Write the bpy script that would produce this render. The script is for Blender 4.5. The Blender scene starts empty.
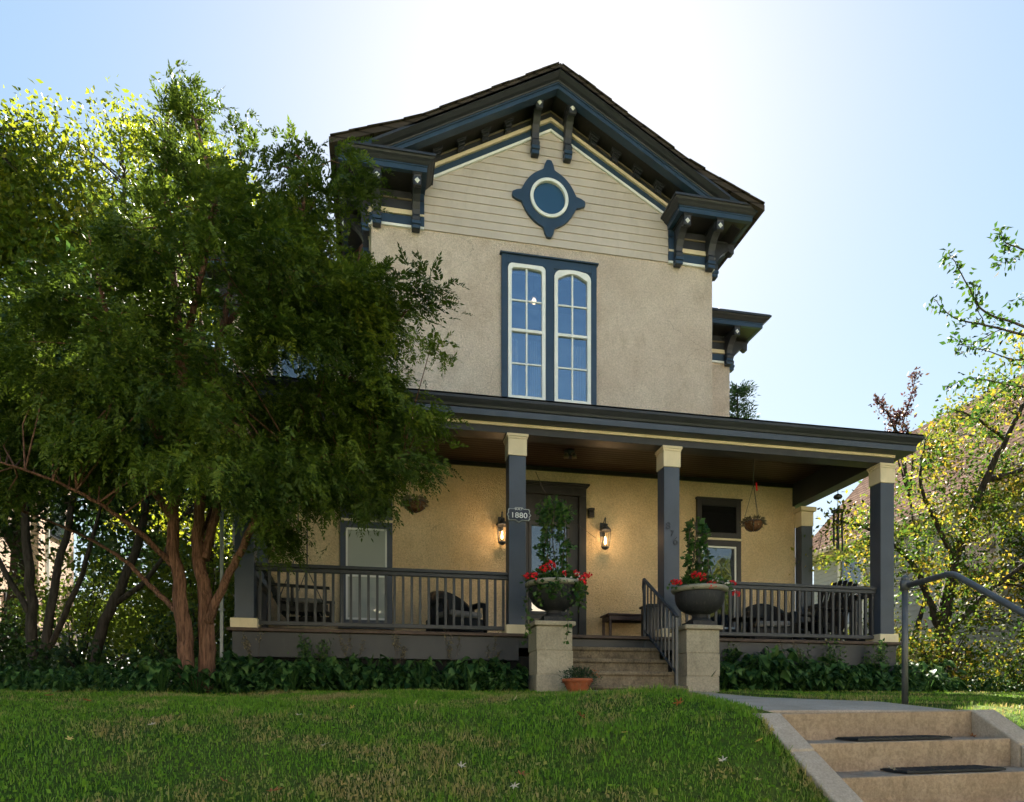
import bpy, math, random
import numpy as np
from mathutils import Vector
PI = math.pi
EZ = 1.6                      # eye height; geometry below is written relative to the eye, +X along the facade, +Y away
random.seed(7)
scene = bpy.context.scene
COL = scene.collection
F_PX, TH, HY = 690.0, math.radians(11.23), 712.0
ct, st = math.cos(TH), math.sin(TH)

def at(x, y, Y):
    """point of the place seen at photo pixel (x,y) lying at depth Y (eye-relative)"""
    t = math.tan(math.atan((x - 512) / F_PX) + TH)
    X = t * Y
    d = Y * ct + X * st
    return (X, Y, (HY - y) / F_PX * d)

# ------------------------------------------------------------------ objects
def empty(name, loc, label, cat, group=None, kind=None):
    o = bpy.data.objects.new(name, None)
    COL.objects.link(o)
    o.location = (loc[0], loc[1], loc[2] + EZ)
    o.empty_display_size = .2
    tag(o, label, cat, group, kind)
    return o
def tag(o, label=None, cat=None, group=None, kind=None):
    if label: o['label'] = label
    if cat: o['category'] = cat
    if group: o['group'] = group
    if kind: o['kind'] = kind
    return o
def world_base(o):
    v = Vector((0, 0, 0))
    while o is not None:
        v += o.location; o = o.parent
    return v
def link_mesh(name, me, parent=None, base=None):
    """mesh vertices are eye-relative; shift them to be local to base/parent"""
    o = bpy.data.objects.new(name, me)
    COL.objects.link(o)
    if parent is not None:
        pb = world_base(parent)
        o.parent = parent
        off = Vector((-pb.x, -pb.y, EZ - pb.z))
    else:
        b = base if base else (0, 0, 0)
        o.location = (b[0], b[1], b[2] + EZ)
        off = Vector((-b[0], -b[1], -b[2]))
    n = len(me.vertices)
    co = np.empty(n * 3, dtype=np.float32)
    me.vertices.foreach_get('co', co)
    co = co.reshape(-1, 3) + np.array(off, dtype=np.float32)
    me.vertices.foreach_set('co', co.ravel())
    me.update()
    return o
def copy_tree(o, parent=None, **kw):
    c = o.copy(); COL.objects.link(c); c.parent = parent
    for ch in list(o.children):
        copy_tree(ch, c)
    return c
def place(o, loc, rz=0, s=1, label=None):
    o.location = (loc[0], loc[1], loc[2] + EZ); o.rotation_euler = (0, 0, rz); o.scale = (s, s, s)
    if label: o['label'] = label
    return o

# ------------------------------------------------------------------ mesh builder
class MB:
    def __init__(s): s.v = []; s.f = []; s.m = []; s.sm = []
    def add(s, vs, fs, mi=0, smooth=False):
        b = len(s.v); s.v += [tuple(p) for p in vs]
        for f in fs:
            s.f.append([b + i for i in f]); s.m.append(mi); s.sm.append(smooth)
        return s
    def box(s, x0, x1, y0, y1, z0, z1, mi=0):
        v = [(x0,y0,z0),(x1,y0,z0),(x1,y1,z0),(x0,y1,z0),(x0,y0,z1),(x1,y0,z1),(x1,y1,z1),(x0,y1,z1)]
        return s.add(v, [(0,3,2,1),(4,5,6,7),(0,1,5,4),(1,2,6,5),(2,3,7,6),(3,0,4,7)], mi)
    def obox(s, c, ax, ay, az, mi=0):
        c = Vector(c); ax = Vector(ax); ay = Vector(ay); az = Vector(az)
        v = [c + i*ax + j*ay + k*az for k in (-1,1) for (i,j) in ((-1,-1),(1,-1),(1,1),(-1,1))]
        return s.add(v, [(0,3,2,1),(4,5,6,7),(0,1,5,4),(1,2,6,5),(2,3,7,6),(3,0,4,7)], mi)
    def bar(s, a, b, w, h, up=(0,0,1), mi=0):
        a = Vector(a); b = Vector(b); d = (b - a); u = Vector(up)
        sd = d.cross(u)
        if sd.length < 1e-6: sd = d.cross(Vector((0,1,0)))
        sd.normalize(); u2 = sd.cross(d).normalized()
        return s.obox((a+b)/2, d/2, sd*w/2, u2*h/2, mi)
    def prism_xz(s, poly, y0, y1, mi=0):
        n = len(poly)
        v = [(x,y0,z) for x,z in poly] + [(x,y1,z) for x,z in poly]
        f = [tuple(range(n)), tuple(range(2*n-1, n-1, -1))]
        f += [(i, n+i, n+(i+1)%n, (i+1)%n) for i in range(n)]
        return s.add(v, f, mi)
    def prism_yz(s, poly, x0, x1, mi=0):
        n = len(poly)
        v = [(x0,y,z) for y,z in poly] + [(x1,y,z) for y,z in poly]
        f = [tuple(range(n)), tuple(range(2*n-1, n-1, -1))]
        f += [(i, n+i, n+(i+1)%n, (i+1)%n) for i in range(n)]
        return s.add(v, f, mi)
    def prism_xy(s, poly, z0, z1, mi=0):
        n = len(poly)
        v = [(x,y,z0) for x,y in poly] + [(x,y,z1) for x,y in poly]
        f = [tuple(range(n-1,-1,-1)), tuple(range(n, 2*n))]
        f += [(i, (i+1)%n, n+(i+1)%n, n+i) for i in range(n)]
        return s.add(v, f, mi)
    def tube(s, pts, r, n=8, mi=0, cap=True, flute=0):
        pts = [Vector(p) for p in pts]
        if not hasattr(r, '__len__'): r = [r]*len(pts)
        b = len(s.v); up = None
        for i, p in enumerate(pts):
            if i == 0: d = pts[1]-p
            elif i == len(pts)-1: d = p-pts[i-1]
            else: d = (pts[i+1]-pts[i-1])
            d.normalize()
            if up is None:
                up = Vector((0,0,1)) if abs(d.z) < .9 else Vector((1,0,0))
            sd = d.cross(up)
            if sd.length < 1e-4: sd = d.cross(Vector((0.3,1,0.1)))
            sd.normalize(); up = sd.cross(d).normalized()
            for k in range(n):
                a = 2*PI*k/n
                q = r[i]*(1+flute*(.6*math.sin(3*a+i*.23)+.45*math.sin(5*a+1.3-i*.31)+.3*math.sin(8*a+i*.5+.9*math.sin(i)))) if flute else r[i]; s.v.append(tuple(p + sd*math.cos(a)*q + up*math.sin(a)*q))
        for i in range(len(pts)-1):
            for k in range(n):
                s.f.append([b+i*n+k, b+i*n+(k+1)%n, b+(i+1)*n+(k+1)%n, b+(i+1)*n+k]); s.m.append(mi); s.sm.append(True)
        if cap:
            s.f.append([b+k for k in range(n-1,-1,-1)]); s.m.append(mi); s.sm.append(False)
            e = b+(len(pts)-1)*n
            s.f.append([e+k for k in range(n)]); s.m.append(mi); s.sm.append(False)
        return s
    def lathe(s, prof, c, n=24, mi=0, smooth=True):
        b = len(s.v)
        for r, z in prof:
            for k in range(n):
                a = 2*PI*k/n
                s.v.append((c[0]+r*math.cos(a), c[1]+r*math.sin(a), c[2]+z))
        for i in range(len(prof)-1):
            for k in range(n):
                s.f.append([b+i*n+k, b+i*n+(k+1)%n, b+(i+1)*n+(k+1)%n, b+(i+1)*n+k]); s.m.append(mi); s.sm.append(smooth)
        s.f.append([b+k for k in range(n-1,-1,-1)]); s.m.append(mi); s.sm.append(False)
        e = b+(len(prof)-1)*n
        s.f.append([e+k for k in range(n)]); s.m.append(mi); s.sm.append(False)
        return s
    def sweep_h(s, path, prof, mi=0, left=True):
        """profile (out, z) swept along an open XY path, mitred; out = to the right of travel"""
        n = len(prof); b = len(s.v); P = [Vector((p[0],p[1])) for p in path]
        for i, p in enumerate(P):
            ds = []
            if i > 0: ds.append((p-P[i-1]).normalized())
            if i < len(P)-1: ds.append((P[i+1]-p).normalized())
            ns = [Vector((d.y,-d.x)) for d in ds]
            if len(ns) == 2:
                m = (ns[0]+ns[1]); m = m/ (m.dot(ns[0]))
            else: m = ns[0]
            for o, z in prof: s.v.append((p.x+m.x*o, p.y+m.y*o, z))
        for i in range(len(P)-1):
            for k in range(n):
                s.f.append([b+i*n+k, b+(i+1)*n+k, b+(i+1)*n+(k+1)%n, b+i*n+(k+1)%n]); s.m.append(mi); s.sm.append(False)
        s.f.append([b+k for k in range(n)]); s.m.append(mi); s.sm.append(False)
        e = b+(len(P)-1)*n
        s.f.append([e+k for k in range(n-1,-1,-1)]); s.m.append(mi); s.sm.append(False)
        return s
    def mesh(s, name, mats):
        me = bpy.data.meshes.new(name)
        me.from_pydata(s.v, [], s.f)
        for m in mats: me.materials.append(m)
        me.polygons.foreach_set('material_index', s.m)
        me.polygons.foreach_set('use_smooth', s.sm)
        me.update()
        return me
    def build(s, name, mat, parent=None, base=None, bevel=0, fix=True):
        mats = mat if isinstance(mat, (list, tuple)) else [mat]
        me = s.mesh(name, mats)
        if fix:
            import bmesh
            bm = bmesh.new(); bm.from_mesh(me); bmesh.ops.recalc_face_normals(bm, faces=bm.faces); bm.to_mesh(me); bm.free()
        o = link_mesh(name, me, parent, base)
        if bevel:
            md = o.modifiers.new('bevel', 'BEVEL'); md.width = bevel; md.segments = 2; md.limit_method = 'ANGLE'
            md.angle_limit = math.radians(40)
        return o
def np_mesh(name, verts, faces, mats, mi=None, attr=None, smooth=False):
    """verts (N,3), faces (M,k) arrays"""
    me = bpy.data.meshes.new(name)
    verts = np.asarray(verts, dtype=np.float32); faces = np.asarray(faces, dtype=np.int32)
    me.vertices.add(len(verts)); me.vertices.foreach_set('co', verts.ravel())
    k = faces.shape[1]
    me.loops.add(faces.size); me.loops.foreach_set('vertex_index', faces.ravel())
    me.polygons.add(len(faces))
    me.polygons.foreach_set('loop_start', np.arange(0, faces.size, k, dtype=np.int32))
    for m in (mats if isinstance(mats, (list, tuple)) else [mats]): me.materials.append(m)
    if mi is not None: me.polygons.foreach_set('material_index', np.asarray(mi, dtype=np.int32))
    if smooth: me.polygons.foreach_set('use_smooth', np.ones(len(faces), dtype=bool))
    if attr is not None:
        a = me.attributes.new('rnd', 'FLOAT', 'POINT'); a.data.foreach_set('value', np.asarray(attr, dtype=np.float32))
    me.update(calc_edges=True)
    return me
def text_mesh(body, size, depth=.004):
    cu = bpy.data.curves.new('txt', 'FONT'); cu.body = body; cu.size = size; cu.extrude = depth
    cu.align_x = 'CENTER'; cu.align_y = 'CENTER'
    to = bpy.data.objects.new('txt', cu); COL.objects.link(to)
    dg = bpy.context.evaluated_depsgraph_get()
    me = bpy.data.meshes.new_from_object(to.evaluated_get(dg))
    bpy.data.objects.remove(to); bpy.data.curves.remove(cu)
    return me
def add_text(name, body, size, c, mat, parent, depth=.004, sx=1.0):
    me = text_mesh(body, size, depth)
    n = len(me.vertices); co = np.empty(n*3, dtype=np.float32); me.vertices.foreach_get('co', co); co = co.reshape(-1,3)
    out = np.stack([co[:,0]*sx + c[0], -co[:,2] + c[1], co[:,1] + c[2]], 1).astype(np.float32)
    me.vertices.foreach_set('co', out.ravel()); me.update()
    me.materials.clear(); me.materials.append(mat)
    return link_mesh(name, me, parent)

# ------------------------------------------------------------------ materials
def nodes(name):
    m = bpy.data.materials.new(name); m.use_nodes = True
    nt = m.node_tree; p = nt.nodes['Principled BSDF']
    return m, nt, p
def mixrgb(nt, fac, a, b, mode='MIX'):
    n = nt.nodes.new('ShaderNodeMix'); n.data_type = 'RGBA'; n.blend_type = mode
    if isinstance(fac, float) or isinstance(fac, int): n.inputs[0].default_value = fac
    else: nt.links.new(fac, n.inputs[0])
    for v, i in ((a, 6), (b, 7)):
        if isinstance(v, (tuple, list)): n.inputs[i].default_value = (*v[:3], 1)
        else: nt.links.new(v, n.inputs[i])
    return n.outputs[2]
def noise(nt, scale, detail=4, rough=.55, vec=None, dim3=None):
    n = nt.nodes.new('ShaderNodeTexNoise'); n.inputs['Scale'].default_value = scale
    n.inputs['Detail'].default_value = detail; n.inputs['Roughness'].default_value = rough
    if vec is not None: nt.links.new(vec, n.inputs['Vector'])
    return n.outputs['Fac']
def ramp(nt, fac, a, b, ca=(0,0,0), cb=(1,1,1)):
    n = nt.nodes.new('ShaderNodeValToRGB'); e = n.color_ramp.elements
    e[0].position = a; e[1].position = b; e[0].color = (*ca, 1); e[1].color = (*cb, 1)
    nt.links.new(fac, n.inputs[0]); return n.outputs[0]
def wpos(nt, scale=(1,1,1)):
    g = nt.nodes.new('ShaderNodeNewGeometry'); mp = nt.nodes.new('ShaderNodeMapping')
    mp.inputs['Scale'].default_value = scale
    nt.links.new(g.outputs['Position'], mp.inputs['Vector']); return mp.outputs[0]
def bump(nt, p, h, strength, dist=.01):
    b = nt.nodes.new('ShaderNodeBump'); b.inputs['Strength'].default_value = strength; b.inputs['Distance'].default_value = dist
    nt.links.new(h, b.inputs['Height']); nt.links.new(b.outputs[0], p.inputs['Normal']); return b
def paint(name, col, rough=.45, var=.25, scale=3., spec=.5, metal=0, dirt=(.12,.10,.08), dirt_amt=.15, bstr=.15):
    m, nt, p = nodes(name)
    v = wpos(nt); n1 = noise(nt, scale, 5, .6, v)
    dk = tuple(c*(1-var) for c in col); lt = tuple(min(1, c*(1+var)) for c in col)
    c = mixrgb(nt, ramp(nt, n1, .3, .7), dk, lt)
    v2 = wpos(nt, (1,1,.35)); n2 = noise(nt, scale*4, 6, .7, v2)
    r = ramp(nt, n2, .52, .78)
    mm = nt.nodes.new('ShaderNodeMath'); mm.operation = 'MULTIPLY'; mm.inputs[1].default_value = dirt_amt*1.5
    nt.links.new(r, mm.inputs[0])
    c = mixrgb(nt, mm.outputs[0], c, dirt)
    nt.links.new(c, p.inputs['Base Color'])
    rr = nt.nodes.new('ShaderNodeMapRange'); rr.inputs[3].default_value = rough-.08; rr.inputs[4].default_value = rough+.15
    nt.links.new(n2, rr.inputs[0]); nt.links.new(rr.outputs[0], p.inputs['Roughness'])
    p.inputs['Metallic'].default_value = metal; p.inputs['Specular IOR Level'].default_value = spec
    if bstr: bump(nt, p, noise(nt, 60, 4, .6, v), bstr, .004)
    return m
def leafmat(name, cols, trans=.5, rough=.5, tcol=None, scale=1.2, spec=.3):
    """cols: list of colours picked by the per-leaf random attribute; light passes through"""
    m, nt, p = nodes(name)
    a = nt.nodes.new('ShaderNodeAttribute'); a.attribute_name = 'rnd'
    r = nt.nodes.new('ShaderNodeValToRGB'); r.color_ramp.interpolation = 'LINEAR'
    e = r.color_ramp.elements
    while len(e) < len(cols): e.new(.5)
    for i, c in enumerate(cols):
        e[i].position = i/(len(cols)-1); e[i].color = (*c, 1)
    nt.links.new(a.outputs['Fac'], r.inputs[0])
    n1 = noise(nt, scale, 3, .5, wpos(nt))
    c = mixrgb(nt, ramp(nt, n1, .35, .65), r.outputs[0], (.75,.8,.7), 'MULTIPLY')
    nt.links.new(c, p.inputs['Base Color']); p.inputs['Roughness'].default_value = rough
    p.inputs['Specular IOR Level'].default_value = spec
    t = nt.nodes.new('ShaderNodeBsdfTranslucent')
    if tcol: c2 = mixrgb(nt, .5, c, tcol)
    else: c2 = c
    nt.links.new(c2, t.inputs['Color'])
    mx = nt.nodes.new('ShaderNodeMixShader'); mx.inputs[0].default_value = trans
    nt.links.new(p.outputs[0], mx.inputs[1]); nt.links.new(t.outputs[0], mx.inputs[2])
    nt.links.new(mx.outputs[0], nt.nodes['Material Output'].inputs[0])
    return m
M = {}
def cracks(nt, c, v, sc, dark, width=.0035):
    """hairline cracks: wandering cell borders kept only in patches"""
    ds = nt.nodes.new('ShaderNodeTexNoise'); ds.inputs['Scale'].default_value = 2.2; ds.inputs['Detail'].default_value = 5; nt.links.new(v, ds.inputs['Vector'])
    av = nt.nodes.new('ShaderNodeVectorMath'); av.operation = 'MULTIPLY_ADD'; av.inputs[1].default_value = (.55,.55,.55); nt.links.new(ds.outputs['Color'], av.inputs[0]); nt.links.new(v, av.inputs[2])
    vo = nt.nodes.new('ShaderNodeTexVoronoi'); vo.feature = 'DISTANCE_TO_EDGE'; vo.inputs['Scale'].default_value = sc; nt.links.new(av.outputs[0], vo.inputs['Vector'])
    line = ramp(nt, vo.outputs['Distance'], 0, width, (1,1,1), (0,0,0))
    msk = ramp(nt, noise(nt, .55, 2, .5, v), .50, .60)
    mu = nt.nodes.new('ShaderNodeMath'); mu.operation = 'MULTIPLY'; nt.links.new(line, mu.inputs[0]); nt.links.new(msk, mu.inputs[1])
    m2 = nt.nodes.new('ShaderNodeMath'); m2.operation = 'MULTIPLY'; m2.inputs[1].default_value = .55; nt.links.new(mu.outputs[0], m2.inputs[0])
    return mixrgb(nt, m2.outputs[0], c, dark)
def stucco(name, A, B, Cc):
    m, nt, p = nodes(name)
    v = wpos(nt)
    n1 = noise(nt, .9, 6, .62, v); n2 = noise(nt, 38, 5, .7, v); n3 = noise(nt, 2.6, 6, .75, wpos(nt, (1,1,.7)))
    c = mixrgb(nt, ramp(nt, n1, .3, .72), A, B)
    c = mixrgb(nt, ramp(nt, n3, .52, .80), c, Cc)
    c = mixrgb(nt, ramp(nt, n2, .36, .66), mixrgb(nt, .42, c, (.24,.19,.14)), c)
    c = cracks(nt, c, v, .75, (.2,.16,.12))
    nt.links.new(c, p.inputs['Base Color']); p.inputs['Roughness'].default_value = .92
    p.inputs['Specular IOR Level'].default_value = .15
    vo = nt.nodes.new('ShaderNodeTexVoronoi'); vo.inputs['Scale'].default_value = 75
    nt.links.new(v, vo.inputs['Vector'])
    ad0 = nt.nodes.new('ShaderNodeMath'); ad0.operation = 'ADD'
    nt.links.new(vo.outputs['Distance'], ad0.inputs[0]); nt.links.new(n2, ad0.inputs[1])
    nl = noise(nt, 5.5, 4, .55, v); ad = nt.nodes.new('ShaderNodeMath'); ad.operation = 'MULTIPLY_ADD'; ad.inputs[1].default_value = 2.2
    nt.links.new(nl, ad.inputs[0]); nt.links.new(ad0.outputs[0], ad.inputs[2])
    bump(nt, p, ad.outputs[0], .9, .02)
    return m
M['stucco'] = stucco('stucco', (.68,.55,.46), (.88,.755,.655), (.54,.42,.32))
M['stucco_warm_glow'] = stucco('warm_glow_stucco', (.68,.49,.27), (.87,.69,.44), (.60,.43,.24))  # porch wall stucco with warm lamp and ceiling bounce put into its colour
M['siding'] = paint('siding_paint', (.48,.415,.365), .6, .08, 2, .3, dirt_amt=.12)
M['blue'] = paint('blue_trim', (.021,.044,.082), .42, .18, 2.5, .4, dirt=(.09,.10,.11))
M['slate'] = paint('slate_trim', (.026,.028,.036), .45, .15, 2.5, .4, dirt=(.1,.1,.1))
M['slateblue'] = paint('slate_blue_trim', (.045,.057,.084), .42, .15, 2.5, .4, dirt=(.1,.1,.1))
M['darkframe'] = paint('dark_door_frame', (.011,.010,.010), .4, .15, 2, .4)
M['cream'] = paint('cream_trim', (.62,.52,.36), .55, .08, 3, .3)
M['white'] = paint('white_paint', (.72,.72,.70), .45, .05, 3, .4, dirt_amt=.06)
M['black'] = paint('black_wicker', (.008,.008,.010), .5, .3, 20, .3, dirt_amt=.02)
M['grey_fabric'] = paint('grey_cushion', (.20,.19,.19), .9, .12, 8, .1)
M['iron'] = paint('dark_iron', (.03,.035,.045), .38, .25, 12, .5, dirt=(.08,.05,.03), dirt_amt=.2)
M['steel'] = paint('grey_pipe_steel', (.085,.085,.09), .42, .25, 9, .5, metal=.3, dirt=(.06,.05,.045), dirt_amt=.4)
M['urn'] = paint('urn_grey', (.02,.02,.024), .6, .25, 8, .3, dirt=(.14,.13,.11), dirt_amt=.35, bstr=.4)
M['urnrim'] = paint('urn_rim', (.26,.24,.19), .75, .25, 8, .2, dirt_amt=.3, bstr=.4)
M['terra'] = paint('terracotta', (.30,.085,.035), .75, .18, 9, .2, dirt=(.3,.2,.14), dirt_amt=.3)
M['redwood'] = paint('dark_red_wood', (.045,.018,.014), .4, .25, 9, .4)
M['porchfloor'] = paint('porch_floor_edge', (.07,.045,.035), .6, .3, 8, .3)
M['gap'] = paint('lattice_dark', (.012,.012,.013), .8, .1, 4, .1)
M['rubber'] = paint('rubber_mat', (.012,.013,.016), .6, .2, 30, .3, dirt=(.1,.09,.08), dirt_amt=.25)
M['coir'] = paint('coir_basket', (.11,.055,.028), .95, .4, 30, .05, bstr=.8)
def concrete(name, a, b, sc=6, grit=90, bs=.5, dirt=.5):
    m, nt, p = nodes(name)
    v = wpos(nt); n1 = noise(nt, sc*.5, 6, .65, v); n2 = noise(nt, grit, 4, .7, v); n3 = noise(nt, sc*2.5, 6, .7, wpos(nt,(1,1,.5)))
    c = mixrgb(nt, ramp(nt, n1, .3, .7), a, b)
    dk = tuple(x*.38 for x in a)
    f = nt.nodes.new('ShaderNodeMath'); f.operation = 'MULTIPLY'; f.inputs[1].default_value = dirt
    nt.links.new(ramp(nt, n3, .5, .74), f.inputs[0]); c = mixrgb(nt, f.outputs[0], c, dk)
    c = mixrgb(nt, ramp(nt, n2, .35, .62), mixrgb(nt, .45, c, dk), c)
    c = cracks(nt, c, v, 1.6, dk, .006)
    nt.links.new(c, p.inputs['Base Color']); p.inputs['Roughness'].default_value = .9; p.inputs['Specular IOR Level'].default_value = .2
    bump(nt, p, n2, bs, .008)
    return m
M['conc_tan'] = concrete('weathered_tan_concrete', (.29,.205,.14), (.44,.33,.235), 5, 45, .8, .6)
M['conc_grey'] = concrete('pale_concrete', (.38,.30,.225), (.52,.42,.33), 3, 80, .4, .3)
M['conc_old'] = concrete('mossy_old_concrete', (.10,.08,.055), (.27,.21,.14), 5, 40, .9, .9)
M['block'] = concrete('sandstone_block', (.30,.255,.185), (.43,.37,.28), 3, 55, .6, .45)
def shingle(name, a, b, row=.14):
    m, nt, p = nodes(name)
    v = wpos(nt)
    br = nt.nodes.new('ShaderNodeTexBrick'); br.inputs['Scale'].default_value = 1
    br.inputs['Brick Width'].default_value = .3; br.inputs['Row Height'].default_value = row; br.inputs['Mortar Size'].default_value = .012
    br.inputs['Color1'].default_value = (*a,1); br.inputs['Color2'].default_value = (*b,1); br.inputs['Mortar'].default_value = (*[x*.35 for x in a],1)
    # courses follow the height on the slope
    sx = nt.nodes.new('ShaderNodeSeparateXYZ'); nt.links.new(v, sx.inputs[0]); cb = nt.nodes.new('ShaderNodeCombineXYZ')
    nt.links.new(sx.outputs[1], cb.inputs[0]); nt.links.new(sx.outputs[2], cb.inputs[1]); nt.links.new(cb.outputs[0], br.inputs['Vector'])
    c = mixrgb(nt, ramp(nt, noise(nt, 40, 4, .7, v), .35, .7), mixrgb(nt, .35, br.outputs[0], (.05,.04,.035)), br.outputs[0])
    nt.links.new(c, p.inputs['Base Color']); p.inputs['Roughness'].default_value = 1; p.inputs['Specular IOR Level'].default_value = 0
    bump(nt, p, br.outputs['Fac'], .5, .01).invert = True
    return m
M['roof_dark'] = shingle('dark_shingle', (.05,.042,.038), (.075,.062,.055))
M['roof_brown'] = shingle('brown_shingle', (.11,.075,.058), (.17,.12,.095), .11)
def wood_ceiling():
    m, nt, p = nodes('ceiling_beadboard')
    v = wpos(nt)
    w = nt.nodes.new('ShaderNodeTexWave'); w.wave_type = 'BANDS'; w.bands_direction = 'Y'; w.inputs['Scale'].default_value = 3.5
    w.inputs['Distortion'].default_value = 0; nt.links.new(v, w.inputs['Vector'])
    n1 = noise(nt, 12, 5, .6, wpos(nt, (.1,1,1)))
    c = mixrgb(nt, ramp(nt, n1, .3, .7), (.018,.009,.006), (.042,.019,.011))
    c = mixrgb(nt, ramp(nt, w.outputs[1], .02, .12), (.01,.005,.003), c)
    nt.links.new(c, p.inputs['Base Color']); p.inputs['Roughness'].default_value = .45
    bump(nt, p, w.outputs[1], .3, .01); return m
M['ceiling'] = wood_ceiling()
def glass(name, tint, ior=2.0, rough=.02, curtain=None, wav=.02):
    m, nt, p = nodes(name)
    v = wpos(nt)
    p.inputs['Base Color'].default_value = (*tint, 1)
    if curtain:
        c = mixrgb(nt, ramp(nt, noise(nt, 2.2, 3, .5, wpos(nt,(6,1,.4))), .4, .62), tint, curtain)
        nt.links.new(c, p.inputs['Base Color'])
    p.inputs['Roughness'].default_value = rough; p.inputs['IOR'].default_value = ior
    bump(nt, p, noise(nt, 1.6, 2, .5, v), .25, wav)
    return m
M['glass'] = glass('window_glass', (.02,.025,.03), 2.2)
M['glass_curtain'] = glass('window_glass_blind', (.42,.44,.41), 2.4)
M['glass_dark'] = glass('dark_glass', (.008,.008,.009), 1.5, .03)
M['oculus_glass'] = glass('oculus_glass', (.02,.06,.12), 1.6, .12)
def see_through():
    m, nt, p = nodes('clear_window_glass')
    p.inputs['Base Color'].default_value = (.9,.95,1,1); p.inputs['Roughness'].default_value = .015; p.inputs['IOR'].default_value = 2.1
    p.inputs['Base Color'].default_value = (.02,.03,.04,1)
    t = nt.nodes.new('ShaderNodeBsdfTransparent'); t.inputs[0].default_value = (.85,.9,.95,1)
    g = nt.nodes.new('ShaderNodeBsdfGlossy'); g.inputs['Roughness'].default_value = .015; g.inputs['Color'].default_value = (.60,.67,.76,1)
    bb = nt.nodes.new('ShaderNodeBump'); bb.inputs['Strength'].default_value = .5; bb.inputs['Distance'].default_value = .03; nt.links.new(noise(nt, 2.4, 3, .5, wpos(nt)), bb.inputs['Height']); nt.links.new(bb.outputs[0], g.inputs['Normal'])
    mx = nt.nodes.new('ShaderNodeMixShader'); mx.inputs[0].default_value = .34
    nt.links.new(t.outputs[0], mx.inputs[1]); nt.links.new(g.outputs[0], mx.inputs[2])
    nt.links.new(mx.outputs[0], nt.nodes['Material Output'].inputs[0]); return m
M['clear'] = see_through()
def emis(name, col, s):
    m, nt, p = nodes(name); p.inputs['Emission Color'].default_value = (*col,1); p.inputs['Emission Strength'].default_value = s
    p.inputs['Base Color'].default_value = (*col,1); return m
M['bulb'] = emis('warm_bulb', (1,.62,.28), 3)
M['bulb_in'] = emis('pendant_bulb', (1,.62,.35), .7)
def bark(name, a, b, sc=(14,14,2.5)):
    m, nt, p = nodes(name); v = wpos(nt, sc)
    n1 = noise(nt, 1.6, 6, .65, v); c = mixrgb(nt, ramp(nt, n1, .35, .65), a, b)
    nt.links.new(c, p.inputs['Base Color']); p.inputs['Roughness'].default_value = .9; p.inputs['Specular IOR Level'].default_value = .15
    bump(nt, p, n1, .9, .03); return m
M['bark_yew'] = bark('reddish_yew_bark', (.055,.026,.016), (.22,.115,.075), (32,32,3.2))
M['bark_dark'] = bark('dark_bark', (.022,.018,.014), (.06,.048,.038))
M['bark_grey'] = bark('grey_bark', (.05,.04,.032), (.12,.095,.075))
def ground_mat():
    m, nt, p = nodes('lawn_soil'); v = wpos(nt)
    n1 = noise(nt, 1.3, 5, .6, v); n2 = noise(nt, 30, 5, .7, v)
    c = mixrgb(nt, ramp(nt, n1, .4, .65), (.06,.12,.012), (.11,.13,.025))
    c = mixrgb(nt, ramp(nt, n2, .4, .7), c, (.03,.032,.014))
    nt.links.new(c, p.inputs['Base Color']); p.inputs['Roughness'].default_value = 1; p.inputs['Specular IOR Level'].default_value = .05
    bump(nt, p, n2, .8, .03); return m
M['ground'] = ground_mat()
def grass_mat():
    m, nt, p = nodes('grass_blades'); v = wpos(nt)
    a = nt.nodes.new('ShaderNodeAttribute'); a.attribute_name = 'rnd'
    n1 = noise(nt, 1.1, 5, .65, v)
    g = mixrgb(nt, a.outputs['Fac'], (.075,.17,.009), (.18,.33,.022))
    d = mixrgb(nt, a.outputs['Fac'], (.22,.18,.05), (.42,.32,.13))
    n5 = noise(nt, 4.5, 4, .6, v); av = nt.nodes.new('ShaderNodeMath'); av.operation = 'MULTIPLY_ADD'; av.inputs[1].default_value = .45; nt.links.new(n5, av.inputs[0]); nt.links.new(n1, av.inputs[2]); n1 = av.outputs[0]
    ad = nt.nodes.new('ShaderNodeMath'); ad.operation = 'MULTIPLY_ADD'; ad.inputs[1].default_value = .12; 
    nt.links.new(a.outputs['Fac'], ad.inputs[0]); nt.links.new(n1, ad.inputs[2])
    c = mixrgb(nt, ramp(nt, ad.outputs[0], .77, .93), g, d)
    nt.links.new(c, p.inputs['Base Color']); p.inputs['Roughness'].default_value = .6; p.inputs['Specular IOR Level'].default_value = .25
    t = nt.nodes.new('ShaderNodeBsdfTranslucent'); nt.links.new(c, t.inputs['Color'])
    mx = nt.nodes.new('ShaderNodeMixShader'); mx.inputs[0].default_value = .3
    nt.links.new(p.outputs[0], mx.inputs[1]); nt.links.new(t.outputs[0], mx.inputs[2])
    nt.links.new(mx.outputs[0], nt.nodes['Material Output'].inputs[0]); return m
M['grass'] = grass_mat()
def asphalt():
    m, nt, p = nodes('asphalt'); v = wpos(nt); n2 = noise(nt, 60, 4, .7, v)
    nt.links.new(mixrgb(nt, n2, (.035,.035,.037), (.07,.07,.07)), p.inputs['Base Color']); p.inputs['Roughness'].default_value = .9; return m
M['asphalt'] = asphalt()
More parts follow.
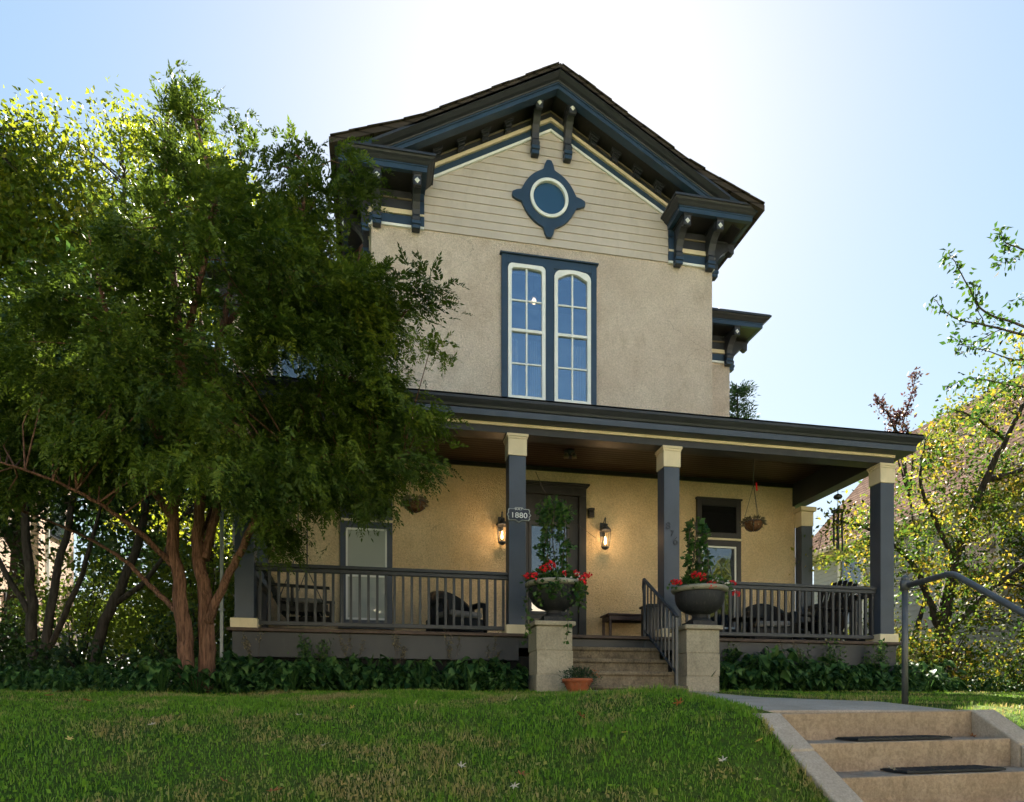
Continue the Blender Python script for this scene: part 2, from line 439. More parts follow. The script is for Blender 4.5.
def brickmat(name, a, b, mort, w=.24, h=.085):
    m, nt, p = nodes(name); v = wpos(nt)
    br = nt.nodes.new('ShaderNodeTexBrick'); br.inputs['Scale'].default_value = 1
    br.inputs['Brick Width'].default_value = w; br.inputs['Row Height'].default_value = h; br.inputs['Mortar Size'].default_value = .009
    br.inputs['Color1'].default_value = (*a,1); br.inputs['Color2'].default_value = (*b,1); br.inputs['Mortar'].default_value = (*mort,1)
    sx = nt.nodes.new('ShaderNodeSeparateXYZ'); nt.links.new(v, sx.inputs[0]); cb = nt.nodes.new('ShaderNodeCombineXYZ')
    ad = nt.nodes.new('ShaderNodeMath'); ad.operation = 'ADD'; nt.links.new(sx.outputs[0], ad.inputs[0]); nt.links.new(sx.outputs[1], ad.inputs[1])
    nt.links.new(ad.outputs[0], cb.inputs[0]); nt.links.new(sx.outputs[2], cb.inputs[1]); nt.links.new(cb.outputs[0], br.inputs['Vector'])
    nt.links.new(br.outputs[0], p.inputs['Base Color']); p.inputs['Roughness'].default_value = .9
    bump(nt, p, br.outputs['Fac'], .5, .01).invert = True; return m
M['brick'] = brickmat('buff_brick', (.30,.19,.12), (.40,.27,.18), (.15,.115,.09))
M['sidingblue'] = paint('pale_grey_siding', (.34,.37,.40), .6, .08, 2, .3)
M['fence'] = paint('weathered_fence', (.15,.105,.075), .8, .3, 9, .2)
M['leafred'] = paint('geranium_red', (.62,.012,.02), .5, .25, 30, .2, dirt_amt=0, bstr=0)
M['flowerpink'] = paint('flower_white', (.7,.62,.62), .6, .1, 30, .2, dirt_amt=0, bstr=0)
M['yew'] = leafmat('yew_needles', [(.034,.053,.007),(.062,.096,.011),(.11,.16,.017),(.25,.27,.027)], .36, .5, spec=.2, scale=1.4)
M['decid'] = leafmat('green_gold_leaves', [(.035,.08,.008),(.08,.14,.01),(.16,.19,.012),(.27,.22,.015)], .6, .5, tcol=(.26,.28,.015))
M['decid_dark'] = leafmat('dark_green_leaves', [(.014,.035,.01),(.03,.065,.014),(.05,.1,.018)], .4, .5)
M['hedge'] = leafmat('hedge_leaves', [(.02,.05,.01),(.06,.11,.014),(.13,.18,.02),(.17,.2,.03)], .5, .5, tcol=(.22,.28,.03))
M['crab'] = leafmat('yellowing_leaves', [(.02,.05,.01),(.035,.08,.012),(.07,.115,.015),(.15,.17,.02),(.32,.26,.025),(.40,.19,.03)], .5, .6, spec=.1)
M['hosta'] = leafmat('hosta_leaves', [(.010,.034,.010),(.022,.062,.016),(.07,.14,.035),(.15,.23,.07)], .28, .5, spec=.12)
M['vine'] = leafmat('vine_leaves', [(.02,.06,.014),(.045,.12,.022),(.09,.17,.03),(.11,.15,.04)], .4, .5)
M['plum'] = leafmat('purple_leaves', [(.045,.02,.03),(.09,.04,.045),(.13,.08,.03)], .4, .5)
M['conifer'] = leafmat('conifer_foliage', [(.013,.035,.014),(.02,.055,.018),(.04,.08,.02)], .2, .6)
M['seed'] = leafmat('seedhead', [(.10,.08,.05),(.2,.16,.1),(.28,.22,.14)], .3, .8)
for k, c in (('lf_orange', (.30,.11,.04)), ('lf_yellow', (.55,.42,.14)), ('lf_pale', (.5,.42,.32))):
    M[k] = paint(k, c, .8, .3, 25, .1, dirt=(.12,.05,.02), dirt_amt=.4)
M['car'] = paint('white_car_paint', (.6,.6,.6), .25, .04, 2, .5, dirt_amt=.05, bstr=0)
M['tyre'] = paint('tyre_rubber', (.015,.015,.015), .8, .2, 20, .2)
M['redtail'] = paint('tail_lamp_red', (.25,.01,.01), .2, .05, 2, .5, bstr=0)
# ================================================================== TERRAIN
def prof(pts, y):
    return np.interp(y, [p[0] for p in pts], [p[1] for p in pts])
PL = [(-60,-1.75),(-3.2,-1.70),(-3.0,-1.62),(1.3,-1.57),(1.7,-1.45),(2.5,-.80),(3.2,-.46),(4,-.27),(5,-.09),(6,.05),(7,.15),(8.3,.245),(400,.245)]
PS = [(-60,-1.75),(-3.2,-1.70),(-3.0,-1.62),(1.3,-1.57),(1.6,-1.52),(3.9,-.035),(4.8,.045),(6.5,.115),(8.3,.24),(400,.24)]
def sstep(x, a, b):
    t = np.clip((x-a)/(b-a), 0, 1); return t*t*(3-2*t)
def gh(X, Y):
    X = np.asarray(X, dtype=float); Y = np.asarray(Y, dtype=float)
    w = sstep(X, .6, 2.3)
    h = prof(PL, Y)*(1-w) + prof(PS, Y)*w
    near = np.clip(1-np.abs(Y-5)/12, 0, 1)
    off = ((X < 2.3) | (X > 4.2)) & (Y > 1.5) & (Y < 60)
    h = h + np.where(off, near*(.018*np.sin(X*1.7+1)*np.sin(Y*1.9) + .012*np.sin(X*4.1+Y*2.3)), 0)
    h = h + np.where((X > 4.3) & (Y > 3.2) & (Y < 9), .03, 0)
    h = h + .08*np.exp(-((Y-5.2)/1.3)**2)*sstep(X, -3.5, 1.2)*(X < 2.46)
    return h
def make_ground():
    xs = np.concatenate([np.linspace(-500,-20,14), np.linspace(-18,-7,12), np.arange(-6.8,2.2,.14), np.array([2.28,2.36,2.44,2.6,3.2,3.8,4.0,4.1,4.2,4.3]), np.arange(4.4,12,.2), np.linspace(12.5,24,12), np.linspace(28,500,14)])
    ys = np.concatenate([np.linspace(-400,-12,12), np.array([-10,-6,-4,-3.2,-3.0,-2,0,1.3,1.45,1.6]), np.arange(1.7,9,.12), np.linspace(9.2,30,20), np.linspace(36,900,14)])
    X, Y = np.meshgrid(xs, ys); Z = gh(X, Y)
    # under stairs keep soil below the concrete
    m = (X > 2.4) & (X < 4.02) & (Y > 1.45) & (Y < 3.95); Z = np.where(m, Z-.25, Z)
    V = np.stack([X.ravel(), Y.ravel(), Z.ravel()], 1)
    nx, ny = len(xs), len(ys)
    i = np.arange(nx-1)[None,:] + nx*np.arange(ny-1)[:,None]; i = i.ravel()
    Fc = np.stack([i, i+1, i+1+nx, i+nx], 1)
    me = np_mesh('ground', V, Fc, M['ground'], smooth=True)
    tag(link_mesh('ground', me), 'lawn and soil rising from the pavement to the porch', 'ground', kind='structure')
make_ground()
b = MB(); b.box(-80,80,-12,-3.25,-1.80,-1.735)
M['road'] = concrete('worn_street_concrete', (.42,.38,.33), (.54,.49,.43), 2, 60, .4, .15)
tag(b.build('road', M['road']), 'pale concrete street behind the viewer', 'road', kind='structure')
b = MB(); b.box(-80,80,-.4,1.15,-1.62,-1.555)
tag(b.build('pavement', M['conc_grey']), 'concrete pavement at the foot of the stairs', 'pavement', kind='structure')
# walk from the stairs to the porch steps
b = MB()
ys = [4.06,4.8,5.7,6.5,7.4,8.22]
for i in range(len(ys)-1):
    y0, y1 = ys[i], ys[i+1]-.012
    z0, z1 = float(prof(PS,y0))+.038, float(prof(PS,y1))+.038
    if i == 0: z0 = .012
    b.add([(2.5,y0,z0-.12),(3.93,y0,z0-.12),(3.93,y1,z1-.12),(2.5,y1,z1-.12),(2.5,y0,z0),(3.93,y0,z0),(3.93,y1,z1),(2.5,y1,z1)],
          [(0,3,2,1),(4,5,6,7),(0,1,5,4),(1,2,6,5),(2,3,7,6),(3,0,4,7)])
tag(b.build('path', M['conc_grey'], bevel=.008), 'pale concrete path between stairs and porch', 'path', kind='structure')

# ================================================================== FRONT GARDEN STAIRS
R_, T_ = .174, .285
root = empty('garden_stairs', (3.2,3.9,-.9), 'tan concrete garden stairs with sloping side kerbs in the foreground', 'stairs')
b = MB(); poly = []
n = 9
pts = [(4.04,-1.7),(4.04,0.0)]
y, z = 3.90, 0.0
for i in range(n):
    pts.append((y, z)); pts.append((y, z-R_)); z -= R_; y -= T_
pts = pts[:-1] + [(y+T_, -1.7)]
pts = [(a, max(c, -1.7)) for a, c in pts]
b.prism_yz(pts, 2.50, 3.90)
b.build('flight', M['conc_tan'], root, bevel=.007)
for x0, x1 in ((2.335,2.498),(3.902,4.085)):
    b = MB()
    e = -1.56
    yb = 3.90 + (e/R_)*T_
    zk = lambda y: .004-(3.90-y)*R_/T_
    b.prism_yz([(4.04,-1.7),(4.04,.004),(3.90,.004),(3.56,zk(3.56)),(3.56,-1.7)], x0, x1)
    b.prism_yz([(3.553,-1.7),(3.553,zk(3.553)-.003),(yb,e),(yb-.25,e),(yb-.25,-1.7)], x0, x1)
    b.build('kerb', M['conc_grey'], root, bevel=.01)
root.rotation_euler = (0, -.014, 0)
# mats on the two upper treads
def mat_mesh():
    b = MB(); b.box(-.33,.33,-.105,.105,0,.012)
    for i in range(16): b.box(-.32+i*.0415,-.30+i*.0415,-.098,.098,.012,.016)
    return b
for k, (px, lab) in enumerate(((3.17,'black rubber mat on the upper stair tread'), (3.26,'black rubber mat on the lower stair tread'))):
    yy = 3.90 - k*T_ - T_*.5; zz = -(k+1)*R_
    o = bpy.data.objects.new('step_mat', mat_mesh().mesh('step_mat', [M['rubber']])); COL.objects.link(o)
    o.location = (px, yy, zz + EZ + .006 + (px-3.2)*.014); o.rotation_euler = (0,-.014,0)
    tag(o, lab, 'mat', 'rubber mats on the stairs')
# pipe handrail
root = empty('pipe_handrail', (4.07,4.7,.10), 'grey steel pipe handrail on a single post beside the garden stairs', 'handrail')
b = MB(); b.tube([(4.07,4.7,.02),(4.07,4.7,1.02)], .023, 14); b.build('post', M['steel'], root)
b = MB(); b.lathe([(.036,0),(.036,.07),(.03,.075)], (4.07,4.7,.955), 14); b.lathe([(.02,0),(.03,.012),(.026,.035),(.008,.05)], (4.07,4.7,1.02), 14)
b.build('post_cap', M['steel'], root)
def bend(pts, r, n=6):
    out = [Vector(pts[0])]
    for i in range(1, len(pts)-1):
        a, p, c = Vector(pts[i-1]), Vector(pts[i]), Vector(pts[i+1])
        q0 = p+(a-p).normalized()*r; q1 = p+(c-p).normalized()*r
        for k in range(n+1):
            t = k/n; out.append(q0*(1-t)**2 + p*2*t*(1-t) + q1*t*t)
    out.append(Vector(pts[-1])); return out
b = MB(); b.tube(bend([(4.07,4.66,.985),(4.07,4.25,1.0),(4.07,1.8,-.62)], .06), .0215, 14)
b.build('rail', M['steel'], root)
b = MB(); b.tube([(4.07,1.85,-1.56),(4.07,1.85,-.60)], .024, 14); b.build('post', M['steel'], root)

# ================================================================== THE HOUSE
XC = 3.0; XL, XR = -.06, 6.06; YW = 11.69; YB = 20.5; YWG = 14.14
WL, WR = -2.7, 7.75
FZ = 1.08                      # porch floor
house = empty('house', (XC, YW, .25), 'two storey tan stucco house with blue bracketed gable and full width porch', 'house')
# walls: front built round the upper window so that there is a room behind the glass
WX0, WX1, WZ0, WZ1 = 2.24, 3.72, 5.38, 7.74
b = MB()
def wallface(z0, z1, x0, x1): b.box(x0, x1, YW, YW+.25, z0, z1)
wallface(4.55, WZ0, XL, XR); wallface(WZ0, WZ1, XL, WX0); wallface(WZ0, WZ1, WX1, XR); wallface(WZ1, 8.7, XL, XR)
b.prism_xz([(XL,8.7),(XR,8.7),(XR,8.85),(XC+2.35,9.2),(XC,10.5),(XC-2.35,9.2),(XL,8.85)], YW, YW+.25)
b.box(XL, XL+.25, YW+.25, YB, 0, 8.8); b.box(XR-.25, XR, YW+.25, YB, 0, 8.8); b.box(XL+.25, XR-.25, YB-.25, YB, 0, 8.8)
b.box(WL, XL, YWG, 19, 0, 8.3); b.box(XR, WR, YWG, 19, 0, 8.3)
b.build('wall', M['stucco'], house, fix=False)
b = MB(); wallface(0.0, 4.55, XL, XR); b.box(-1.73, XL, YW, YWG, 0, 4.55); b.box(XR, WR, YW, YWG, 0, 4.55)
b.build('porch_wall', M['stucco_warm_glow'], house, fix=False)
M['curtain'] = paint('pale_curtain', (.5,.5,.48), .8, .1, 2, .1)
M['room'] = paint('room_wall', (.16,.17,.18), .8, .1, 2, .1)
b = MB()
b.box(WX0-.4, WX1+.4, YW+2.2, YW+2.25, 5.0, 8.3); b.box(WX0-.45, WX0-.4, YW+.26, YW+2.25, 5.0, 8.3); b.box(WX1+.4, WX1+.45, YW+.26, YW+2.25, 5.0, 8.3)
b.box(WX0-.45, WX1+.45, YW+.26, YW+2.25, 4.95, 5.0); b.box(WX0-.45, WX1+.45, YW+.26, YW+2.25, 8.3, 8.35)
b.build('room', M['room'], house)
for x0, x1 in ((2.18,2.50),(2.72,2.93),(3.03,3.22),(3.50,3.78)):
    b = MB(); n = 24; v = []
    for i in range(n+1):
        x = x0+(x1-x0)*i/n; y = YW+.33+.025*math.sin(i*1.45)
        v += [(x,y,5.3),(x,y,6.62)]
    b.add(v, [(2*i,2*i+2,2*i+3,2*i+1) for i in range(n)]); b.build('curtain', M['curtain'], house, fix=False)
# pendant lamp seen through the upper window
pl = MB(); pl.tube([(2.93,YW+.95,8.3),(2.93,YW+.95,7.9)], .008, 6); pl.lathe([(.02,0),(.07,-.03),(.09,-.16),(.085,-.17),(.06,-.04),(.02,-.02)], (2.93,YW+.95,7.92), 14)
root = empty('pendant_lamp', (2.93,YW+.95,8.3), 'small lit pendant lamp seen through the upper window', 'lamp')
pl.build('shade', M['iron'], root)
pl = MB(); pl.lathe([(.0,-.055),(.03,-.045),(.045,0),(.03,.04),(.012,.06)], (2.93,YW+.95,7.72), 12); pl.build('bulb', M['bulb_in'], root)

# siding in the gable: lapped boards between the returns
def RK(x, off=0): return 10.10 + off - .55*abs(x-XC)
b = MB()
dxr = 2.19; z = 8.12; ex = .142
while z < 10.08:
    z1 = min(z+ex, 10.10)
    def half(zz): return min(dxr, max(.001, (10.10 - zz)/.55))
    h0, h1 = half(z), half(z1)
    v = [(XC-h0,YW-.026,z),(XC+h0,YW-.026,z),(XC+h1,YW-.010,z1),(XC-h1,YW-.010,z1),
         (XC-h0,YW+.0,z),(XC+h0,YW+.0,z),(XC+h1,YW+.0,z1),(XC-h1,YW+.0,z1)]
    b.add(v, [(0,1,2,3),(0,4,5,1),(3,2,6,7),(0,3,7,4),(1,5,6,2)])
    z += ex
b.build('siding', M['siding'], house)

# main roof (bell-cast gable) and its parts
ZR = 10.70; YR0 = 11.00
def roofz(dx): return ZR - .55*dx if dx <= 2.35 else ZR - .55*2.35 - .385*(dx-2.35)
def roof_slab(y0, y1, dz=0, th=.10, edge=3.70):
    b = MB()
    for s in (-1, 1):
        xs = [0, .8, 1.6, 2.35, 2.8, 3.25, edge]
        top = [(XC+s*x, roofz(x)+dz) for x in xs]
        bot = [(XC+s*x, roofz(x)+dz-th) for x in reversed(xs)]
        b.prism_xz(top+bot, y0, y1)
    return b
roof = roof_slab(YR0, YB+.4).build('roof', M['roof_dark'], house)
# ragged shingle butts along the verge
b = MB()
for s in (-1, 1):
    x = .03
    while x < 3.66:
        x2 = x+.29
        za, zb = roofz(x), roofz(min(x2,3.72))
        j = random.uniform(-.012,.014)
        b.add([(XC+s*x,YR0-.03+j,za+.004),(XC+s*x2,YR0-.03+j,zb+.012),(XC+s*x2,YR0+.3,zb+.012),(XC+s*x,YR0+.3,za+.006),
               (XC+s*x,YR0-.03+j,za-.012),(XC+s*x2,YR0-.03+j,zb-.01),(XC+s*x2,YR0+.3,zb-.01),(XC+s*x,YR0+.3,za-.012)],
              [(0,1,2,3),(4,7,6,5),(0,4,5,1),(1,5,6,2),(3,2,6,7),(0,3,7,4)])
        x += .28
b.build('shingle_edge', M['roof_dark'], house)
# rake cornice: straight crown and fascia running down to the returns
def chev(b, lo, hi, L, y0, y1, mi=0, base=ZR, x0=0.0):
    for s in (-1, 1):
        P = [(XC+s*x0, base-.55*x0+lo), (XC+s*L, base-.55*L+lo), (XC+s*L, base-.55*L+hi), (XC+s*x0, base-.55*x0+hi)]
        b.prism_xz(P, y0, y1, mi)
b = MB()
# mats: 0 slate, 1 blue
chev(b, -.105, -.055, 3.05, YR0+.00, YR0+.30, 0)
for s in (-1, 1):   # cove of the crown: a slanted strip profile swept down the rake
    L = 3.05
    pr = [(YR0+.01,-.107),(YR0+.035,-.125),(YR0+.07,-.150),(YR0+.12,-.165),(YR0+.13,-.185),(YR0+.30,-.185),(YR0+.30,-.107)]
    v = [(XC, y, ZR+z) for y, z in pr] + [(XC+s*L, y, ZR-.55*L+z) for y, z in pr]
    n = len(pr)
    b.add(v, [tuple(range(n)), tuple(range(2*n-1,n-1,-1))] + [(i,(i+1)%n,n+(i+1)%n,n+i) for i in range(n)], 0)
chev(b, -.212, -.187, 3.0, YR0+.135, YR0+.30, 1)
chev(b, -.285, -.214, 2.95, YR0+.150, YR0+.30, 1)
# blue infill under the flared eave
for s in (-1, 1):
    P = [(XC+s*2.25, ZR-.55*2.25-.10), (XC+s*3.2, roofz(3.2)-.102), (XC+s*3.62, roofz(3.62)-.102), (XC+s*3.62, 8.915), (XC+s*2.98, 8.915)]
    b.prism_xz(P, YR0+.08, YR0+.28, 1)
b.build('rake_cornice', [M['slate'], M['blue']], house, bevel=.004)
# soffit under the rake
b = MB(); chev(b, -.215, -.195, 3.4, YR0+.31, YW+.0, 0)
for s in (-1,1): pass
b.build('soffit', M['darkframe'], house)
# raking frieze with cream and white mouldings
b = MB()
def rk(lo, hi, L, d, mi): chev(b, lo, hi, L, YW-d, YW, mi, base=10.10)
rk(.0, .045, 2.19, .055, 2); rk(.047, .165, 2.19, .035, 1); rk(.167, .205, 2.19, .075, 3); rk(.206, .245, 2.19, .055, 3); rk(.247, .40, 2.6, .03, 0); rk(.345,.365,2.6,.045,4)
M['bronze'] = paint('bronze_bead', (.16,.13,.085), .5, .1, 3, .3)
b.build('raking_frieze', [M['slate'], M['blue'], M['white'], M['cream'], M['bronze']], house)
# modillions up the rake
for dx in (-1.97,-1.57,-1.16,-.76,.76,1.16,1.57,1.97):
    x = XC+dx; zb = 10.10+.25-.55*abs(dx)
    b = MB()
    sl = -.55*np.sign(dx)
    def blk(w, y0, z0, z1):
        b.add([(x-w,y0,zb+z0-sl*-w*-1),(x+w,y0,zb+z0+sl*w),(x+w,YW-.03,zb+z0+sl*w),(x-w,YW-.03,zb+z0-sl*w),
               (x-w,y0,zb+z1-sl*w),(x+w,y0,zb+z1+sl*w),(x+w,YW-.03,zb+z1+sl*w),(x-w,YW-.03,zb+z1-sl*w)],
              [(0,3,2,1),(4,5,6,7),(0,1,5,4),(1,2,6,5),(2,3,7,6),(3,0,4,7)])
    blk(.05, YW-.11, -.0, .06); blk(.05, YW-.14, .06, .10); blk(.072, YW-.17, .10, .125); blk(.085, YW-.19, .125, .15)
    b.build('modillion', M['slate'], house, bevel=.004)

CROWN = [(0,8.69),(.0,8.69),(.012,8.69),(.012,8.765),(.03,8.775),(.045,8.78),(.06,8.80),(.10,8.845),(.125,8.865),(.145,8.87),(.145,8.91),(-.02,8.93),(-.06,8.93),(-.06,8.69)]
def cornice(parent, path, dz=0, name='return_cornice', zs=1):
    b = MB()
    pr = [(o, z+dz) for o, z in CROWN[1:]]
    fas = [(-.06,8.69+dz),(.012,8.69+dz),(.012,8.765+dz),(.024,8.770+dz),(.024,8.787+dz),(-.06,8.787+dz)]
    cr = [(-.06,8.789+dz),(.03,8.789+dz),(.045,8.80+dz),(.07,8.825+dz),(.105,8.85+dz),(.12,8.872+dz),(.145,8.876+dz),(.145,8.912+dz),(-.06,8.93+dz)]
    b.sweep_h(path, fas, 1); b.sweep_h(path, cr, 0)
    return b.build(name, [M['slate'], M['blue']], parent)
YF = 11.18
# right return, then along the side eave; travel direction keeps "out" to the right
cornice(house, [(XC+2.19,YW),(XC+2.19,YF),(XC+3.55,YF),(XC+3.55,YB)])
cornice(house, [(XC-3.55,YB),(XC-3.55,YF),(XC-2.19,YF),(XC-2.19,YW)])
for s in (-1,1):
    b = MB()
    xa, xb = sorted((XC+s*2.20, XC+s*3.54))
    b.box(xa, xb, YF+.01, YW, 8.70, 8.73)                      # soffit board
    b.box(xa-.0, xb, YF+.06, YW, 8.90, 8.925)                   # top
    xo = sorted((XC+s*3.06+.0, XC+s*3.54)); b.box(xo[0], xo[1], YW, YB, 8.70, 8.73)
    b.build('soffit', M['darkframe'], house)
# frieze boards with mouldings under the returns and down the side walls
def frieze(x0, x1, y, zb, zt, side=None, parent=house):
    b = MB()
    rows = [(.0,.04,.045,2),(.042,.20,.03,1),(.202,.235,.06,3),(.236,.29,.045,3),(.292,.45,.03,0),(.452,.475,.05,4),(.477,zt-zb,.03,0)]
    for lo, hi, d, mi in rows:
        if side is None: b.box(x0, x1, y-d, y, zb+lo, zb+hi, mi)
        elif side > 0: b.box(x0, x0+d, y, x1, zb+lo, zb+hi, mi)
        else: b.box(x0-d, x0, y, x1, zb+lo, zb+hi, mi)
    return b.build('frieze', [M['slate'], M['blue'], M['white'], M['cream'], M['bronze']], parent)
frieze(XC+2.19, XR, YW, 8.10, 8.70); frieze(XL, XC-2.19, YW, 8.10, 8.70)
frieze(XR, 20, YW, 8.10, 8.70, side=1); frieze(XL, 20, YW, 8.10, 8.70, side=-1)
for s in (-1,1):
    b = MB(); xa = XC+s*2.19
    b.box(min(xa,xa+s*.13), max(xa,xa+s*.13), YW-.05, YW-.031, 8.14, 8.69); b.build('frieze_end_board', M['blue'], house)

# scroll bracket (projects towards -Y, top at z=0), ~0.67 tall
def bracket(x, y, ztop, h=.67, depth=.46, rz=0, w=.062, nm='bracket'):
    root = bpy.data.objects.new(nm, None)
    b = MB()
    k = h/.67; d = depth/.46
    P = [(0,-.67),(-.10,-.67),(-.115,-.60),(-.10,-.56),(-.125,-.53),(-.135,-.47),(-.11,-.43),(-.13,-.36),(-.18,-.27),(-.25,-.20),(-.33,-.15),(-.345,-.16),(-.40,-.20),(-.45,-.19),(-.455,-.05),(-.46,-.045),(-.46,0),(0,0)]
    P = [(a*d, c*k) for a, c in P]
    b.prism_yz(P, -w, w, 0)
    # side scroll discs and cap
    b.box(-w-.018, w+.018, -.475*d, -.0, -.028, -.003, 0)
    b.box(-w-.012, w+.012, -.14*d, -.0, -.60*k, -.545*k, 1)
    b.box(-w-.004, w+.004, -.125*d, -.002, -.665*k, -.61*k, 1)
    for s in (-1,1):
        v = []
        for (cy, cz, r) in ((-.37*d,-.085*k,.05),(-.07*d,-.49*k,.035)):
            n = 12; bb = [(s*(w+.012), cy+r*math.cos(2*PI*i/n), cz+r*math.sin(2*PI*i/n)) for i in range(n)]
            cc = [(s*(w-.002), p[1], p[2]) for p in bb]
            b.add(bb+cc, [tuple(range(n))] + [(i,(i+1)%n,n+(i+1)%n,n+i) for i in range(n)], 0)
    me = b.mesh(nm, [M['slate'], M['blue']])
    o = bpy.data.objects.new(nm, me); COL.objects.link(o)
    md = o.modifiers.new('bevel','BEVEL'); md.width = .005; md.segments = 1; md.angle_limit = math.radians(40); md.limit_method = 'ANGLE'
    q = MB(); yy = -.452*d; r = .045; zc = -.12*k
    q.add([(-r,yy,zc),(0,yy,zc-r*1.15),(r,yy,zc),(0,yy,zc+r*1.15),(0,yy-.03,zc)], [(0,1,4),(1,2,4),(2,3,4),(3,0,4),(0,3,2,1)])
    dmo = bpy.data.objects.new('diamond', q.mesh('diamond', [M['white']])); COL.objects.link(dmo); dmo.parent = o
    o.parent = house
    hb = world_base(house)
    o.location = (x-hb.x, y-hb.y, ztop+EZ-hb.z); o.rotation_euler = (0,0,rz)
    return o
b0 = bracket(XC-2.97, YW-.03, 8.70)
def bcopy(x, y, z, rz=0, src=None, scale=None):
    c = copy_tree(src or b0, house); hb = world_base(house)
    c.location = (x-hb.x, y-hb.y, z+EZ-hb.z); c.rotation_euler = (0,0,rz)
    if scale: c.scale = scale
    return c
for dx in (-2.33,2.35,2.97): bcopy(XC+dx, YW-.03, 8.70)
for yy in (11.83,12.45,15.2,15.8,18.6,19.2):
    bcopy(XR+.03, yy, 8.70, PI/2); bcopy(XL-.03, yy, 8.70, -PI/2)
bt = bracket(XC-.29, YW-.03, 10.10+.40-.16+.04, h=.78, depth=.40)
bcopy(XC+.29, YW-.03, 10.10+.40-.16+.04, src=bt)

# oculus with its four-lobed blue plate
def ring_prism(b, outer, inner, y0, y1, mi=0):
    n = len(outer)
    v = [(x,y0,z) for x,z in outer]+[(x,y0,z) for x,z in inner]+[(x,y1,z) for x,z in outer]+[(x,y1,z) for x,z in inner]
    f = []
    for i in range(n):
        j = (i+1)%n
        f += [(i,j,n+j,n+i),(2*n+i,3*n+i,3*n+j,2*n+j),(i,2*n+i,2*n+j,j),(n+i,n+j,3*n+j,3*n+i)]
    b.add(v, f, mi)
OC = (XC-.035, 8.91)
N = 96; outer = []
for i in range(N):
    a = 2*PI*i/N; t = (a % (PI/2)); t = min(t, PI/2-t)   # angle from the nearest axis
    r = .475 + .03*math.exp(-(t/.36)**2) + .15*math.exp(-(t/.15)**4)
    outer.append((OC[0]+r*math.cos(a), OC[1]+r*math.sin(a)*1.03))
circ = lambda r: [(OC[0]+r*math.cos(2*PI*i/N), OC[1]+r*math.sin(2*PI*i/N)) for i in range(N)]
b = MB(); ring_prism(b, outer, circ(.335), YW-.075, YW-.02)
ocu = b.build('oculus_window', M['blue'], house, bevel=.006)
b = MB(); ring_prism(b, circ(.34), circ(.285), YW-.105, YW-.02); b.build('ring', M['white'], ocu, bevel=.008)
b = MB(); b.add([(x,YW-.05,z) for x,z in circ(.286)], [tuple(range(N))]); b.build('pane', M['oculus_glass'], ocu, fix=False)

# ---------------------------------------------------------------- windows
def rrect(x0, x1, z0, z1, r, n=6, arch=0):
    """closed outline, rounded (or arched) top corners; constant point count"""
    P = [(x0,z0),(x1,z0)]
    for i in range(n+1):
        a = (PI/2)*i/n; P.append((x1-r+r*math.cos(a), z1-arch-r+r*math.sin(a)))
    for i in range(1, 8):
        t = i/8; x = x1-r+(x0+r-x1+r)*t; P.append((x, z1-arch+arch*math.sin(PI*t)))
    for i in range(n+1):
        a = PI/2+(PI/2)*i/n; P.append((x0+r+r*math.cos(a), z1-arch-r+r*math.sin(a)))
    return P
win = None
b = MB()
SX0, SX1, SZ0, SZ1 = 2.13, 3.83, 5.22, 7.865
A = [(2.24,2.90),(3.06,3.72)]
# blue surround: boards round the two sashes
b.box(SX0, 2.23, YW-.06, YW, SZ0, SZ1); b.box(3.73, SX1, YW-.06, YW, SZ0, SZ1); b.box(2.91, 3.05, YW-.065, YW+.1, SZ0+.14, SZ1-.15)
b.box(2.23, 3.73, YW-.06, YW, SZ1-.15, SZ1); b.box(2.23, 3.73, YW-.06, YW, SZ0, SZ0+.14)
b.box(SX0-.03, SX1+.03, YW-.095, YW-.0, SZ1, SZ1+.025); b.box(SX0-.05, SX1+.05, YW-.13, YW, SZ0-.05, SZ0)
win = b.build('window', M['blue'], house, bevel=.005)
# blue corner fillers behind the rounded sash heads
for x0, x1 in A:
    b = MB(); o = rrect(x0-.012, x1+.012, SZ0+.13, SZ1-.14, .001); i_ = rrect(x0+.005, x1-.005, SZ0+.15, SZ1-.165, .10, arch=.02)
    ring_prism(b, o, i_, YW-.045, YW-.005); b.build('head_trim', M['blue'], win)
for k, (x0, x1) in enumerate(A):
    sash = MB()
    z0, z1 = 5.37, 7.715
    ar = .02 if k == 0 else .03
    iarch = .015 if k == 0 else .09
    ring_prism(sash, rrect(x0, x1, z0, z1, .08 if k == 0 else .13, arch=.0 if k == 0 else .02), rrect(x0+.062, x1-.062, z0+.075, z1-.06, .05 if k == 0 else .04, arch=iarch), YW-.075, YW-.01)
    xm = (x0+x1)/2
    sash.box(xm-.014, xm+.014, YW-.05, YW-.02, z0+.07, z1-.05)
    sash.box(x0+.05, x1-.05, YW-.065, YW-.015, 6.555, 6.60)
    for zz in (7.10, 6.01): sash.box(x0+.05, x1-.05, YW-.046, YW-.024, zz-.012, zz+.012)
    so = sash.build('sash', M['white'], win)
    p = MB(); p.box(x0+.03, x1-.03, YW-.030, YW-.026, z0+.03, z1-.03); p.build('pane', M['clear'], win)
